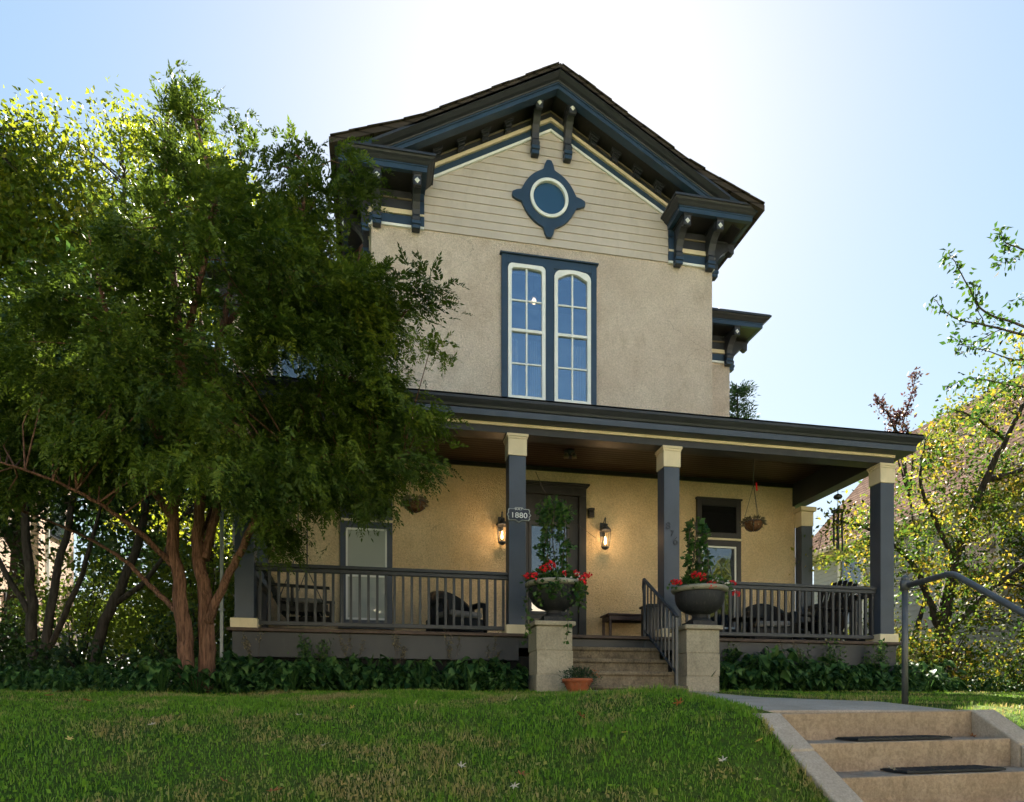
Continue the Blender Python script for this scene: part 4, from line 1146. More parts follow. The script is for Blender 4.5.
basket(6.13, 10.4, 3.13, 'hanging basket of dried plant right of the dark window, with a red tag', True)
b = MB(); b.tube([(6.17,10.38,3.78),(6.175,10.37,3.65)], .012, 6); tag(b.build('red_tag', M['leafred'], base=(6.17,10.38,3.7)), 'small red tag on the strings of the right hanging basket', 'tag')
# wind chime
x, y = 7.81, 10.55
r = empty('wind_chime', (x,y,3.86), 'dark wind chime hanging under the right porch beam', 'wind chime')
b = MB(); b.tube([(x,y,3.86),(x,y,3.50)], .006, 6); b.lathe([(.0,.06),(.06,.03),(.075,0),(.06,-.03),(0,-.05)], (x,y,3.70), 12); b.lathe([(.02,.03),(.10,.0),(.11,-.03)], (x,y,3.47), 12); b.build('top', M['iron'], r)
for i in range(6):
    a = 2*PI*i/6; l = .42+.05*i; q = MB(); q.tube([(x+.075*math.cos(a),y+.075*math.sin(a),3.42),(x+.075*math.cos(a),y+.075*math.sin(a),3.42-l)], .014, 8); q.build('tube', M['iron'], r)
b = MB(); b.tube([(x,y,3.44),(x,y,2.9)], .003, 4); b.lathe([(.04,0),(.04,.015)], (x,y,3.15), 12); b.box(x-.03,x+.03,y-.004,y+.004,2.8,2.92); b.build('clapper', M['iron'], r)
# small bench by the door
x0, x1, y0, y1 = 3.88, 4.72, 11.15, 11.6
r = empty('side_table', ((x0+x1)/2,(y0+y1)/2,FZ), 'low dark red wooden table against the wall right of the door', 'table')
b = MB(); b.box(x0,x1,y0,y1,FZ+.57,FZ+.60); b.build('tabletop', M['redwood'], r, bevel=.005)
b = MB(); b.box(x0+.03,x1-.03,y0+.03,y0+.05,FZ+.49,FZ+.569); b.box(x0+.03,x1-.03,y1-.05,y1-.03,FZ+.49,FZ+.569); b.box(x0+.03,x0+.05,y0+.05,y1-.05,FZ+.49,FZ+.569); b.box(x1-.05,x1-.03,y0+.05,y1-.05,FZ+.49,FZ+.569); b.build('apron', M['redwood'], r)
for a in (x0+.03,x1-.07):
    for c_ in (y0+.03,y1-.07):
        b = MB(); b.box(a,a+.04,c_,c_+.04,FZ,FZ+.488); b.build('leg', M['redwood'], r)
# mail box / planter box behind the stair rail
r = empty('storage_box', (4.47,10.6,FZ), 'dark wooden box standing behind the right porch column', 'box')
b = MB(); b.box(4.32,4.62,10.45,10.8,FZ,FZ+.62); b.build('body', M['darkframe'], r, bevel=.01); b = MB(); b.box(4.30,4.64,10.43,10.82,FZ+.622,FZ+.66); b.build('lid', M['darkframe'], r, bevel=.006)
# porch swing, seen end-on
sx, sy = -1.02, 10.55
r = empty('porch_swing', (sx,sy,FZ), 'black slatted porch swing hanging on chains at the left end of the porch', 'porch swing')
zs_ = FZ+.40
b = MB()
for i in range(8): b.box(sx-.25+i*.075, sx-.19+i*.075, sy-.62, sy+.62, zs_+.012*abs(i-4)*.6, zs_+.025+.012*abs(i-4)*.6)
b.build('seat', M['black'], r, bevel=.004)
b = MB()
nb = 9
for i in range(nb):
    y_ = sy-.6+i*1.2/(nb-1); hh = .62+.06*math.sin(PI*i/(nb-1))
    b.bar((sx-.24,y_,zs_-.12),(sx-.24-.26,y_,zs_-.12+hh), .10, .02, up=(1,0,.3))
b.bar((sx-.33,sy-.66,zs_+.10),(sx-.33,sy+.66,zs_+.10),.05,.03); b.bar((sx-.44,sy-.66,zs_+.36),(sx-.44,sy+.66,zs_+.36),.05,.03)
b.build('backrest', M['black'], r)
for s in (-1,1):
    b = MB(); y_ = sy+s*.64
    b.bar((sx-.40,y_,zs_+.27),(sx+.40,y_,zs_+.24),.09,.03); b.bar((sx+.34,y_,zs_-.06),(sx+.34,y_,zs_+.23),.04,.08); b.bar((sx-.28,y_,zs_-.05),(sx+.38,y_,zs_-.04),.04,.10)
    b.bar((sx-.1,y_,zs_-.02),(sx-.1,y_,zs_+.24),.03,.10); b.build('armrest', M['black'], r)
    b = MB(); b.tube([(sx-.02,y_,4.268),(sx-.02,y_,FZ+1.15)], .010, 6); b.tube([(sx-.02,y_,FZ+1.15),(sx-.30,y_,zs_)], .007, 6); b.tube([(sx-.02,y_,FZ+1.15),(sx+.33,y_,zs_)], .007, 6); b.build('chain', M['iron'], r)
b = MB(); b.box(sx-.2,sx+.3,sy-.5,sy+.5,zs_+.045,zs_+.12); b.build('cushion', M['grey_fabric'], r, bevel=.03)
# wicker armchairs
def armchair(cx, cy, rz, label):
    r = empty('wicker_armchair', (cx,cy,FZ), label, 'armchair', 'black wicker armchairs on the porch')
    def lm(name, b, m, bev=.0):
        me = b.mesh(name, [m]); o = bpy.data.objects.new(name, me); COL.objects.link(o); o.parent = r
        if bev: md = o.modifiers.new('bevel','BEVEL'); md.width = bev; md.segments = 3
        return o
    b = MB()   # curved barrel back
    n = 18; P = []
    for i in range(n+1):
        a = PI*(.0)+PI*i/n; h = .40+.42*math.sin(a)**.6 if 0 < i < n else .42
        P.append((math.cos(a), math.sin(a), max(h,.58 if 1 < i < n-1 else .56)))
    vo = []; 
    for (c_, s_, h) in P:
        for (rr, z) in ((.36,.12),(.40,h-.04),(.385,h),(.33,h),(.31,h-.04),(.30,.12)): vo.append((c_*rr, s_*rr*.95, z))
    f = []
    for i in range(n):
        for k in range(6): f.append((i*6+k, (i+1)*6+k, (i+1)*6+(k+1)%6, i*6+(k+1)%6))
    f += [(0,1,2,3,4,5), tuple(n*6+k for k in (5,4,3,2,1,0))]
    b.add(vo, f); lm('backrest', b, M['black'])
    b = MB(); b.box(-.33,.33,-.34,.28,.12,.33); lm('seat', b, M['black'], .02)
    b = MB(); b.box(-.29,.29,-.36,.24,.335,.43); lm('cushion', b, M['grey_fabric'], .035)
    for s in (-1,1):
        b = MB(); b.tube([(s*.36,.0,.56),(s*.37,-.2,.57),(s*.37,-.32,.54),(s*.36,-.34,.40),(s*.36,-.33,.12)], [.045,.045,.05,.045,.03], 10); lm('armrest', b, M['black'])
        for yy in (-.30,.24): b = MB(); b.box(s*.3-.022,s*.3+.022,yy-.022,yy+.022,0,.12); lm('leg', b, M['black'])
    r.rotation_euler = (0,0,rz)
armchair(1.18, 10.55, math.radians(28), 'black wicker armchair with grey cushion just left of the middle porch column')
armchair(6.55, 10.7, math.radians(-15), 'black wicker armchair with grey cushion on the right half of the porch')
def deck_chair(cx, cy, rz, label):
    r = empty('slatted_chair', (cx,cy,FZ), label, 'slatted chair', 'tall slatted chairs on the porch')
    def lm(name, b):
        o = bpy.data.objects.new(name, b.mesh(name, [M['black']])); COL.objects.link(o); o.parent = r; return o
    b = MB()
    for i in range(7): b.box(-.28,.28,-.30+i*.08,-.235+i*.08,.36-i*.015,.38-i*.015)
    lm('seat', b)
    b = MB()
    for i in range(7):
        x = -.27+i*.09; h = .78+.10*math.sin(PI*i/6)
        b.bar((x,.24,.24),(x*1.15,.24+.30*h/.8,.24+h), .075, .018, up=(0,1,.3))
    b.bar((-.3,.40,.62),(.3,.40,.62),.02,.07); lm('backrest', b)
    for s in (-1,1):
        b = MB(); b.bar((s*.34,-.36,.56),(s*.34,.42,.56),.13,.025); lm('armrest', b)
        b = MB(); b.bar((s*.31,-.28,0),(s*.31,-.28,.55),.03,.08); lm('leg', b)
        b = MB(); b.bar((s*.31,-.30,.36),(s*.31,.62,.02),.03,.10); lm('leg', b)
    r.rotation_euler = (0,0,rz)
deck_chair(7.12, 10.15, math.radians(-75), 'tall black slatted garden chair facing left at the right end of the porch')
r = empty('plant_stand', (5.95,10.3,FZ), 'low black metal table behind the right porch railing', 'table')
b = MB(); b.lathe([(.0,.0),(.26,.0),(.26,.03),(.0,.03)], (5.95,10.3,FZ+.42), 20); b.build('tabletop', M['black'], r)
for i in range(3):
    a = 2*PI*i/3+.3; b = MB(); b.tube([(5.95+.1*math.cos(a),10.3+.1*math.sin(a),FZ+.42),(5.95+.22*math.cos(a),10.3+.22*math.sin(a),FZ)], .014, 6); b.build('leg', M['black'], r)

# ================================================================== NEIGHBOURS
nb_ = empty('neighbour_house', (15.2,14,.25), 'pale grey sided house with a steep brown shingled roof behind the yellowing tree', 'house')
NX0, NX1, NY0, NY1 = 12.2, 18.4, 6.0, 17.5; RXc = 15.2; RZ_ = 8.1; EZ_ = 4.85
b = MB(); b.box(NX0, NX1, NY0, NY1, 0, EZ_-.02)
b.prism_xz([(NX0,EZ_-.02),(NX1,EZ_-.02),(RXc,RZ_-.25)], NY0, NY1)
wl_ = b.build('wall', M['cream'], nb_)
b = MB(); z = .5
while z < EZ_-.15:
    b.add([(NX0-.022,NY0,z),(NX0-.022,NY1,z),(NX0-.006,NY1,z+.115),(NX0-.006,NY0,z+.115),(NX0,NY0,z),(NX0,NY1,z),(NX0,NY1,z+.115),(NX0,NY0,z+.115)],
          [(0,3,2,1),(0,1,5,4),(3,7,6,2),(0,4,7,3),(1,2,6,5)])
    z += .115
b.build('siding', M['sidingblue'], nb_)
b = MB(); ov = .45
for s, xe in ((-1,NX0-ov),(1,NX1+ov)):
    ze = RZ_-(RZ_-EZ_)*(abs(xe-RXc)/abs(NX0-RXc)) 
    b.add([(RXc,NY0-.4,RZ_),(xe,NY0-.4,ze),(xe,NY1+.3,ze),(RXc,NY1+.3,RZ_),(RXc,NY0-.4,RZ_-.12),(xe,NY0-.4,ze-.12),(xe,NY1+.3,ze-.12),(RXc,NY1+.3,RZ_-.12)],
          [(0,1,2,3),(4,7,6,5),(0,4,5,1),(1,5,6,2),(2,6,7,3),(3,7,4,0)])
b.build('roof', M['roof_brown'], nb_)
b = MB(); xe = NX0-ov; ze = RZ_-(RZ_-EZ_)*((RXc-xe)/(RXc-NX0)); b.box(xe-.12, xe-.0, NY0-.4, NY1+.3, ze-.16, ze-.03); b.box(xe, NX0, NY0-.4, NY1+.3, ze-.2, ze-.16)
b.build('gutter', M['cream'], nb_, bevel=.01)
for yy in (15.9, 12.0, 8.8):
    b = MB(); x = NX0-.05
    b.box(x-.02,NX0,yy-.5,yy-.4,2.2,4.1); b.box(x-.02,NX0,yy+.4,yy+.5,2.2,4.1); b.box(x-.02,NX0,yy-.4,yy+.4,4.0,4.1); b.box(x-.02,NX0,yy-.4,yy+.4,2.2,2.3); b.box(x,NX0,yy-.4,yy+.4,3.13,3.18)
    wf = b.build('window', M['white'], nb_)
    b = MB(); b.box(NX0-.035,NX0,yy-.4,yy+.4,2.3,4.0); b.build('pane', M['glass'], wf)
# left neighbour: buff brick, sunlit side
lb = empty('brick_house', (-10.5,20,.25), 'buff brick house seen through the trunks at the left edge', 'house')
b = MB(); b.box(-13,-7.6,13,19.6,0,7.2); b.build('wall', M['brick'], lb)
b = MB(); b.add([(-13.4,12.6,7.2),(-7.2,12.6,7.2),(-7.2,20,7.2),(-13.4,20,7.2),(-10.3,15.3,9.6),(-10.3,17.5,9.6)], [(0,1,4),(1,2,5,4),(2,3,5),(3,0,4,5),(0,3,2,1)]); b.build('roof', M['roof_dark'], lb)
for yy, z0, z1 in ((16.6,1.2,2.6),(18.6,4.2,5.7),(15.4,4.2,5.7)):
    b = MB(); x = -7.6
    pts = [(yy-.4,z0),(yy+.4,z0),(yy+.4,z1-.1),(yy+.2,z1),(yy-.2,z1),(yy-.4,z1-.1)]
    b.prism_yz(pts, x, x+.03); wf = b.build('window', M['darkframe'], lb)
    b = MB(); b.box(x+.03,x+.045,yy-.33,yy+.33,z0+.07,z1-.16); b.build('pane', M['glass'], wf)
b = MB(); b.tube([(-7.5,17.9,.2),(-7.5,17.9,7.1)], .05, 8); b.build('downspout', M['white'], lb)
# white hatchback in the side drive
def car(cx, cy, cz, rz):
    r = empty('parked_car', (cx,cy,cz), 'white hatchback parked in the drive beside the brick house, half hidden by shrubs', 'car')
    def lm(name, b, m, bev=0, parent=None, loc=(0,0,0)):
        ms = m if isinstance(m, list) else [m]
        me = b.mesh(name, ms); o = bpy.data.objects.new(name, me); COL.objects.link(o); o.parent = parent or r; o.location = loc
        if bev: md = o.modifiers.new('bevel','BEVEL'); md.width = bev; md.segments = 3; md.limit_method = 'ANGLE'
        return o
    b = MB()
    body = [(-2.0,.30),(-2.05,.62),(-1.98,.92),(-1.2,.98),(1.2,1.02),(1.95,.95),(2.08,.70),(2.06,.30)]   # front at -x... rear +x
    b.add([(x,-.84,z) for x,z in body]+[(x,.84,z) for x,z in body], [tuple(range(8)), tuple(range(15,7,-1))]+[(i,8+i,8+(i+1)%8,(i+1)%8) for i in range(8)]); lm('body', b, M['car'], .07)
    cab = [(-1.15,.97),(-.45,1.44),(1.35,1.46),(1.95,.96)]
    b = MB(); b.add([(x,-.76+.12*(z>1.2),z) for x,z in cab]+[(x,.76-.12*(z>1.2),z) for x,z in cab], [(0,1,2,3),(7,6,5,4),(0,4,5,1),(1,5,6,2),(2,6,7,3)]); lm('windows', b, M['glass'], .03)
    b = MB(); b.add([(x,-.66,z+.02) for x,z in cab[1:3]]+[(x,.66,z+.02) for x,z in cab[1:3]]+[(x,-.66,z-.03) for x,z in cab[1:3]]+[(x,.66,z-.03) for x,z in cab[1:3]], [(0,1,3,2),(4,6,7,5),(0,4,5,1),(2,3,7,6),(0,2,6,4),(1,5,7,3)]); lm('roof', b, M['car'], .01)
    for x in (-1.3,1.3):
        for y in (-.78,.78):
            b = MB(); b.tube([(0,-.1,0),(0,.1,0)], .31, 20); w = lm('wheel', b, M['tyre'], 0, None, (x,y,.31))
            b = MB(); b.tube([(0,-.105,0),(0,.105,0)], .19, 16); lm('rim', b, M['steel'], 0, w)
    for y in (-.66,.66):
        b = MB(); b.box(1.98,2.09,y-.13,y+.13,.72,.92); lm('tail_lamp', b, M['redtail'], .02)
    for y in (-.62,.62):
        b = MB(); b.box(-2.07,-1.98,y-.16,y+.16,.66,.80); lm('headlight', b, M['glass'], .02)
    r.rotation_euler = (0,0,rz)
car(-6.55, 16.6, .25, math.radians(95))
# low picket fence at right
fr = empty('picket_fence', (8.6,11.9,.25), 'low weathered picket fence right of the porch, behind the shrubs', 'fence')
b = MB(); b.box(8.05,12.0,11.93,11.96,.55,.62); b.box(8.05,12.0,11.93,11.96,1.0,1.07); b.build('rail', M['fence'], fr)
for i in range(30):
    x = 8.07+i*.13; b = MB(); b.prism_xz([(x,.3),(x+.08,.3),(x+.08,1.18),(x+.04,1.25),(x,1.18)], 11.905, 11.928); b.build('picket', M['fence'], fr)
# ================================================================== VEGETATION
def on_ground(px, py):
    t = math.tan(math.atan((px-512)/F_PX)+TH)
    lo = None
    for Y in np.arange(2.6, 12, .01):
        X = t*Y; d = Y*ct+X*st; z = (HY-py)/F_PX*d
        if z <= float(gh(X, Y)): return X, Y, float(gh(X, Y))
    return None
def inpoly(x, y, poly):
    c = np.zeros(len(x), dtype=bool); n = len(poly); j = n-1
    for i in range(n):
        xi, yi = poly[i]; xj, yj = poly[j]
        m = ((yi > y) != (yj > y)) & (x < (xj-xi)*(y-yi)/(yj-yi+1e-9)+xi); c ^= m; j = i
    return c
def poly_sample(poly, n):
    P = np.array(poly); lo, hi = P.min(0), P.max(0); out = np.zeros((0,2))
    while len(out) < n:
        q = lo + rng.random((n*3,2))*(hi-lo); out = np.vstack([out, q[inpoly(q[:,0], q[:,1], poly)]])
    return out[:n]
def at_np(px, py, Y):
    t = np.tan(np.arctan((px-512)/F_PX)+TH); X = t*Y; d = Y*ct+X*st
    return np.stack([X, Y, (HY-py)/F_PX*d], 1)
def spline(pts, n=6):
    """smooth a limb"""
    P = [Vector(p) for p in pts]; out = []
    for i in range(len(P)-1):
        p0 = P[max(i-1,0)]; p1 = P[i]; p2 = P[i+1]; p3 = P[min(i+2,len(P)-1)]
        for k in range(n):
            t = k/n; out.append(.5*((2*p1)+(p2-p0)*t+(2*p0-5*p1+4*p2-p3)*t*t+(3*p1-p0-3*p2+p3)*t**3))
    out.append(P[-1]); return out
def limb(b, pts, r0, r1, n=9, wob=.012):
    q = spline(pts); m = len(q)
    q = [p+Vector((random.uniform(-1,1),random.uniform(-1,1),0))*wob if 0 < i < m-1 else p for i, p in enumerate(q)]
    b.tube(q, [r0+(r1-r0)*(i/(m-1))**.8 for i in range(m)], n+4 if r0 > .04 else n, flute=.13 if r0 > .04 else .05)
    return q
def fronds(P, D, L, K=15, wid=.26, droop=.25, crn=None):
    n = len(P); S = unit(np.cross(D, np.array([0,0,1.0])+rng.normal(size=(n,3))*.35))
    Vs, Fs, Rs = [], [], []; base = 0; rn = rng.random(n) if crn is None else np.clip(crn*.7+.35*rng.random(n)-.05,0,1)
    for k in range(K):
        t = (k+.5)/K; sg = 1 if k % 2 else -1
        B = P + D*(L*t)[:,None] - np.array([0,0,1.0])*(L*droop*t*t)[:,None]
        if k == K-1: dd = D - np.array([0,0,.3]); l = L*.3
        else: dd = D*.75 + sg*S*.8 + rng.normal(size=(n,3))*.22; l = L*(.36-.20*t)*(.7+.6*rng.random(n))
        dd = unit(dd); sd = unit(np.cross(dd, np.cross(D,S)+rng.normal(size=(n,3))*.4))
        V, F, R = leaf_quads(B, dd, sd, l, l*wid, np.clip(rn*.75+.25*rng.random(n),0,1), fold=.1)
        Vs.append(V); Fs.append(F+base); Rs.append(R); base += len(V)
    return np.vstack(Vs), np.vstack(Fs), np.concatenate(Rs)

# ---- the big yew
yew = empty('yew_tree', (-1.94,7.9,.2), 'large dark green yew with reddish twin trunks covering the left half of the house', 'tree')
def L_(pts): return [at(*p) for p in pts]
limbs = [
 ([(188,694,7.85),(185,640,7.85),(180,590,7.85),(172,540,7.85),(176,470,7.9),(182,400,7.9),(178,320,7.9),(170,240,7.9),(165,170,7.9),(168,110,7.9)], .088, .02),
 ([(205,694,7.95),(207,640,7.95),(204,590,7.95),(197,540,8.0),(203,480,8.0),(210,410,8.0),(222,330,8.0),(238,255,8.0),(250,190,8.0)], .095, .018),
 ([(209,622,7.9),(222,590,7.8),(240,552,7.6),(258,512,7.4),(285,455,7.4),(310,415,7.6),(337,392,7.7),(345,350,7.8),(352,290,7.8),(362,245,7.8)], .048, .012),
 ([(205,560,8.0),(214,520,8.1),(228,480,8.2),(250,440,8.3),(290,400,8.4),(330,380,8.4)], .055, .012),
 ([(258,512,7.4),(285,480,7.3),(330,462,7.5),(375,452,7.6),(405,460,7.6)], .028, .007),
 ([(337,392,7.7),(365,360,7.8),(385,335,7.8),(405,305,7.7)], .022, .006),
 ([(172,565,7.85),(150,542,7.6),(128,524,7.4),(98,503,7.2),(52,480,7.0),(0,462,6.8)], .036, .009),
 ([(178,612,7.85),(150,585,8.1),(126,562,8.3),(95,542,8.5),(60,526,8.6),(10,505,8.7)], .033, .009),
 ([(174,520,7.85),(160,500,7.9),(130,470,8.0),(85,430,8.1),(40,380,8.1)], .045, .012),
 ([(176,470,7.9),(150,420,7.7),(120,360,7.5),(100,290,7.4),(90,230,7.4)], .05, .012),
 ([(203,480,8.0),(225,430,7.7),(262,370,7.5),(285,300,7.4),(300,220,7.3),(310,170,7.3)], .05, .012),
 ([(182,400,7.9),(190,330,7.5),(205,260,7.3),(215,200,7.2),(195,120,7.3)], .045, .01),
 ([(200,540,8.0),(215,505,8.4),(232,485,8.8),(262,465,9.0)], .03, .01),
 ([(222,330,8.0),(260,290,8.3),(300,270,8.5),(335,230,8.5)], .035, .01),
 ([(210,410,8.0),(205,350,8.6),(190,280,8.9),(150,200,9.0)], .04, .01),
]
b = MB(); samp = []
for pts, r0, r1 in limbs:
    q = limb(b, L_(pts), r0, r1)
    samp += [(p, i/len(q)) for i, p in enumerate(q)]
ypoly = [(-60,300),(30,300),(75,262),(112,225),(140,195),(165,170),(178,145),(192,142),(202,170),(235,172),(255,205),(275,190),(300,184),(322,192),(333,184),(338,205),(336,250),(366,264),(386,292),(393,330),(396,352),(386,372),(385,388),(410,405),(418,425),(398,436),(392,455),(415,476),(398,492),(398,508),(380,516),(350,498),(300,505),(292,535),(274,545),(266,515),(235,500),(200,488),(150,470),(100,485),(60,492),(0,500),(-90,500),(-90,250)]
Q = np.vstack([poly_sample(ypoly, 370), poly_sample([(250,215),(335,200),(338,255),(378,270),(400,330),(385,385),(405,410),(395,440),(400,480),(350,490),(250,480)], 110)])
Q = Q[((Q[:,0]-414)/34)**2+((Q[:,1]-508)/34)**2 > 1]
Q = Q[((Q[:,0]-292)/34)**2+((Q[:,1]-362)/22)**2 > 1]
# tree depth: thicker in the middle of the crown
w = np.clip(1-np.abs(Q[:,0]-200)/330, .15, 1); Yd = 7.75 + (rng.random(len(Q))-.55)*3.2*w
C = at_np(Q[:,0], Q[:,1], Yd)
tufts = [(190,98,7.6),(186,114,7.5),(178,135,7.6),(196,130,7.6),(245,140,7.8),(275,165,7.5),(302,158,7.4),(345,165,7.3),(340,190,7.2),(430,350,6.9),(428,300,6.9),(418,285,6.9),(422,412,6.8),(426,420,6.8),(424,466,6.9),(412,458,6.9),(372,505,7.0),(288,535,7.6),(275,548,7.6),(355,185,7.1),(340,492,7.3),(310,500,7.3)]
C = np.vstack([C, np.array([at(*t) for t in tufts])])
SP = np.array([tuple(p) for p, t in samp]); ST = np.array([t for p, t in samp])
ok = ST > .3
SPo = SP[ok]
for c in C:
    d = np.linalg.norm(SPo-c, axis=1) + .6*np.maximum(0, SPo[:,2]-c[2]); j = int(np.argmin(d)); p = SPo[j]
    if d[j] > 2.5: continue
    mid = (p+c)/2 + np.array([random.uniform(-.1,.1), random.uniform(-.1,.1), .08*d[j]])
    b.tube([tuple(p), tuple(mid), tuple(c)], [.010,.006,.003], 5, cap=False)
b.build('trunk', M['bark_yew'], yew)
axis = np.array([-1.9, 7.9])
nf = 52
P = np.repeat(C, nf, 0) + rng.normal(size=(len(C)*nf,3))*np.array([.125,.125,.07])
out = P.copy(); out[:,:2] -= axis; out[:,2] -= 4.2; out = unit(out)
cd = np.repeat(unit(rng.normal(size=C.shape)*np.array([1,1,.5])), nf, 0)
D = unit(out*.8 + cd*.6 + rng.normal(size=P.shape)*.45 + np.array([0,0,-.08]))
Ln = .10+.11*rng.random(len(P))
V, F, R = fronds(P, D, Ln, K=17, wid=.40, droop=.3, crn=np.repeat(rng.random(len(C))**1.3, nf))
link_mesh('crown', np_mesh('crown', V, F, M['yew'], attr=R), yew)

def broad_tree(name, label, base, trunk_pts, lobes, nclump, nleaf, L, mat, barkm, group=None, r0=.16, clump=.42, wl=.55, extra=None, cat='tree', tw_r=.02):
    root = empty(name, base, label, cat, group)
    b = MB(); sp = []
    for k, (pts, a, c_) in enumerate(trunk_pts):
        sp += limb(b, pts, a, c_, 8, .02)
    Cs = []
    W = np.array([r[0]*r[1]*r[2] for _, r in lobes])**.67; W = W/W.sum()
    for (c, r), w_ in zip(lobes, W):
        m = max(3, int(nclump*w_)); d = rand_dirs(m); rr = (.35+.65*rng.random(m)**.6)
        Cs.append(np.array(c)+d*rr[:,None]*np.array(r))
    Cs = np.vstack(Cs)
    if extra is not None: Cs = np.vstack([Cs, extra])
    SPn = np.array([tuple(p) for p in sp])
    for c in Cs:
        dd = np.linalg.norm(SPn-c, axis=1)+.8*np.maximum(0, SPn[:,2]-c[2]); p = SPn[int(np.argmin(dd))]
        mid = (p+c)/2+np.array([random.uniform(-.15,.15), random.uniform(-.15,.15), .1*dd.min()*.5])
        b.tube([tuple(p), tuple(mid), tuple(c)], [tw_r,tw_r*.6,.004], 4, cap=False)
    b.build('trunk', barkm, root)
    n = len(Cs)*nleaf
    cr = np.repeat(rng.random(len(Cs)), nleaf)
    P = np.repeat(Cs, nleaf, 0)+rng.normal(size=(n,3))*clump*np.array([.6,.6,.45])
    D = unit(rng.normal(size=(n,3))+np.array([0,0,-.5])); S = perp(D); l = L*(.6+.7*rng.random(n))
    V, F, R = leaf_quads(P, D, S, l, l*wl, np.clip(cr*.6+.4*rng.random(n),0,1), fold=.15)
    link_mesh('crown', np_mesh('crown', V, F, mat, attr=R), root)
    return root
G = .245
broad_tree('broadleaf_tree', 'tall yellow green broadleaf tree lit from behind at the left edge of the picture', (-6.6,14.5,G),
  [([(-6.6,14.5,G),(-6.5,14.4,3),(-6.2,14.3,6),(-6.4,14.2,9)], .2,.04), ([(-6.5,14.4,3),(-8,14,6),(-9,13.6,8.5)],.12,.03), ([(-6.2,14.3,5),(-5,14,7.5),(-4.3,13.8,9.5)],.12,.03), ([(-8.6,13.8,7.5),(-7.9,13.2,8.7),(-6.4,12.8,9.4)],.05,.015)],
  [((-6.3,14.4,8.4),(1.7,2,2.6)),((-5.2,14.2,7.4),(1.6,1.6,2.6)),((-7.6,14,7.5),(1.8,2,2.8)),((-6.3,14,5.6),(2.4,1.6,1.5)),((-5.9,13.6,9.3),(1.0,1,1.6)),((-6.8,13.2,8.4),(1.6,1,2.2))], 360, 115, .115, M['decid'], M['bark_dark'])
broad_tree('golden_tree', 'golden green tree showing above the yew, to the right of the tallest leafy tree', (-4.0,18,G),
  [([(-4.0,18,G),(-4.0,18,4),(-4.1,17.8,9),(-4.2,17.8,13)], .2,.04), ([(-4,18,5),(-3.3,17.8,8),(-3.1,17.6,12)],.1,.03), ([(-4,18,5),(-5.5,17.8,9),(-5.8,17.6,13)],.1,.03)],
  [((-5.7,17.9,11.6),(1.5,1.5,2.9)),((-4.4,17.8,12.0),(1.3,1.4,2.6)),((-3.4,17.6,11.0),(1.1,1.3,2.4)),((-3.4,17.8,8.6),(1.9,1.5,2.4)),((-5.8,17.8,9.0),(2.0,1.8,2.6)),((-3.6,17.5,5.5),(2.5,1.5,2.0))], 360, 105, .12, M['decid'], M['bark_dark'])
broad_tree('dark_tree', 'dark multi-stemmed tree under the left end of the yew, in front of the brick house', (-4.75,11.2,G),
  [([(-4.85,11.2,G),(-4.9,11.2,1.6),(-5.0,11.2,3.0),(-5.3,11.2,4.6)], .085,.04), ([(-4.75,11.2,G),(-4.65,11.2,1.5),(-4.4,11.2,2.8),(-4.2,11.3,4.4)], .075,.03),
   ([(-4.9,11.2,1.4),(-5.4,11.1,2.4),(-5.9,11.0,3.6)], .045,.02), ([(-4.25,11.4,G),(-4.05,11.4,1.2),(-3.65,11.4,2.2),(-3.4,11.4,3.4),(-3.5,11.4,4.6)], .09,.04), ([(-3.9,11.4,1.6),(-3.3,11.3,2.1),(-2.9,11.2,2.9)],.05,.02), ([(-4.7,11.2,.9),(-4.2,11.1,2.0),(-3.9,11.1,3.2)],.05,.02)],
  [((-5.4,11.3,5.0),(2.2,1.4,1.5)),((-3.6,11.4,5.0),(1.8,1.3,1.5)),((-6.6,11.2,4.0),(1.5,1.2,1.3)),((-5.2,11.2,3.4),(1.5,1,.5)),((-3.4,11.6,3.7),(1.2,1,.6)),((-2.7,11.2,4.6),(.8,1,1.2)),((-4.4,12.2,3.9),(1.6,1,.9)),((-5.8,12.0,3.3),(1.0,.8,.9))], 260, 100, .11, M['decid_dark'], M['bark_dark'], r0=.12)
# undergrowth at the left
def shrub(label, c, rad, n, L, mat, name='shrub', group=None, stems=9):
    root = empty(name, (c[0],c[1],G), label, 'shrub', group)
    b = MB()
    for _ in range(stems):
        a = random.uniform(0,2*PI); e = (c[0]+rad[0]*.6*math.cos(a), c[1]+rad[1]*.6*math.sin(a), c[2]+rad[2]*random.uniform(.1,.7))
        b.tube([(c[0]+random.uniform(-.1,.1),c[1]+random.uniform(-.1,.1),G-.05),((c[0]+e[0])/2,(c[1]+e[1])/2,(G+e[2])/2+.1),e],[.02,.014,.005],5,cap=False)
    b.build('stems', M['bark_dark'], root)
    m = max(8, n//45); d = rand_dirs(m); Cc = np.array(c)+d*(rng.random(m)**.4)[:,None]*np.array(rad); Cc[:,2] = np.maximum(Cc[:,2], G+.05)
    cr = np.repeat(rng.random(m),45); P = np.repeat(Cc,45,0)+rng.normal(size=(m*45,3))*min(rad)*.22
    D = unit(rng.normal(size=P.shape)+np.array([0,0,-.2])); S = perp(D); l = L*(.6+.7*rng.random(len(P)))
    V,F,R = leaf_quads(P,D,S,l,l*.6,np.clip(cr*.55+.45*rng.random(len(P)),0,1)); link_mesh('foliage', np_mesh('foliage',V,F,mat,attr=R), root)
shrub('bright yellow green shrub behind the yew trunks', (-3.1,13.2,1.5), (1.5,.9,1.25), 5200, .09, M['hedge'])
shrub('tall bright shrub between the yew trunks and the porch corner', (-2.75,11.9,1.6), (.75,.7,1.7), 2600, .08, M['hedge'])
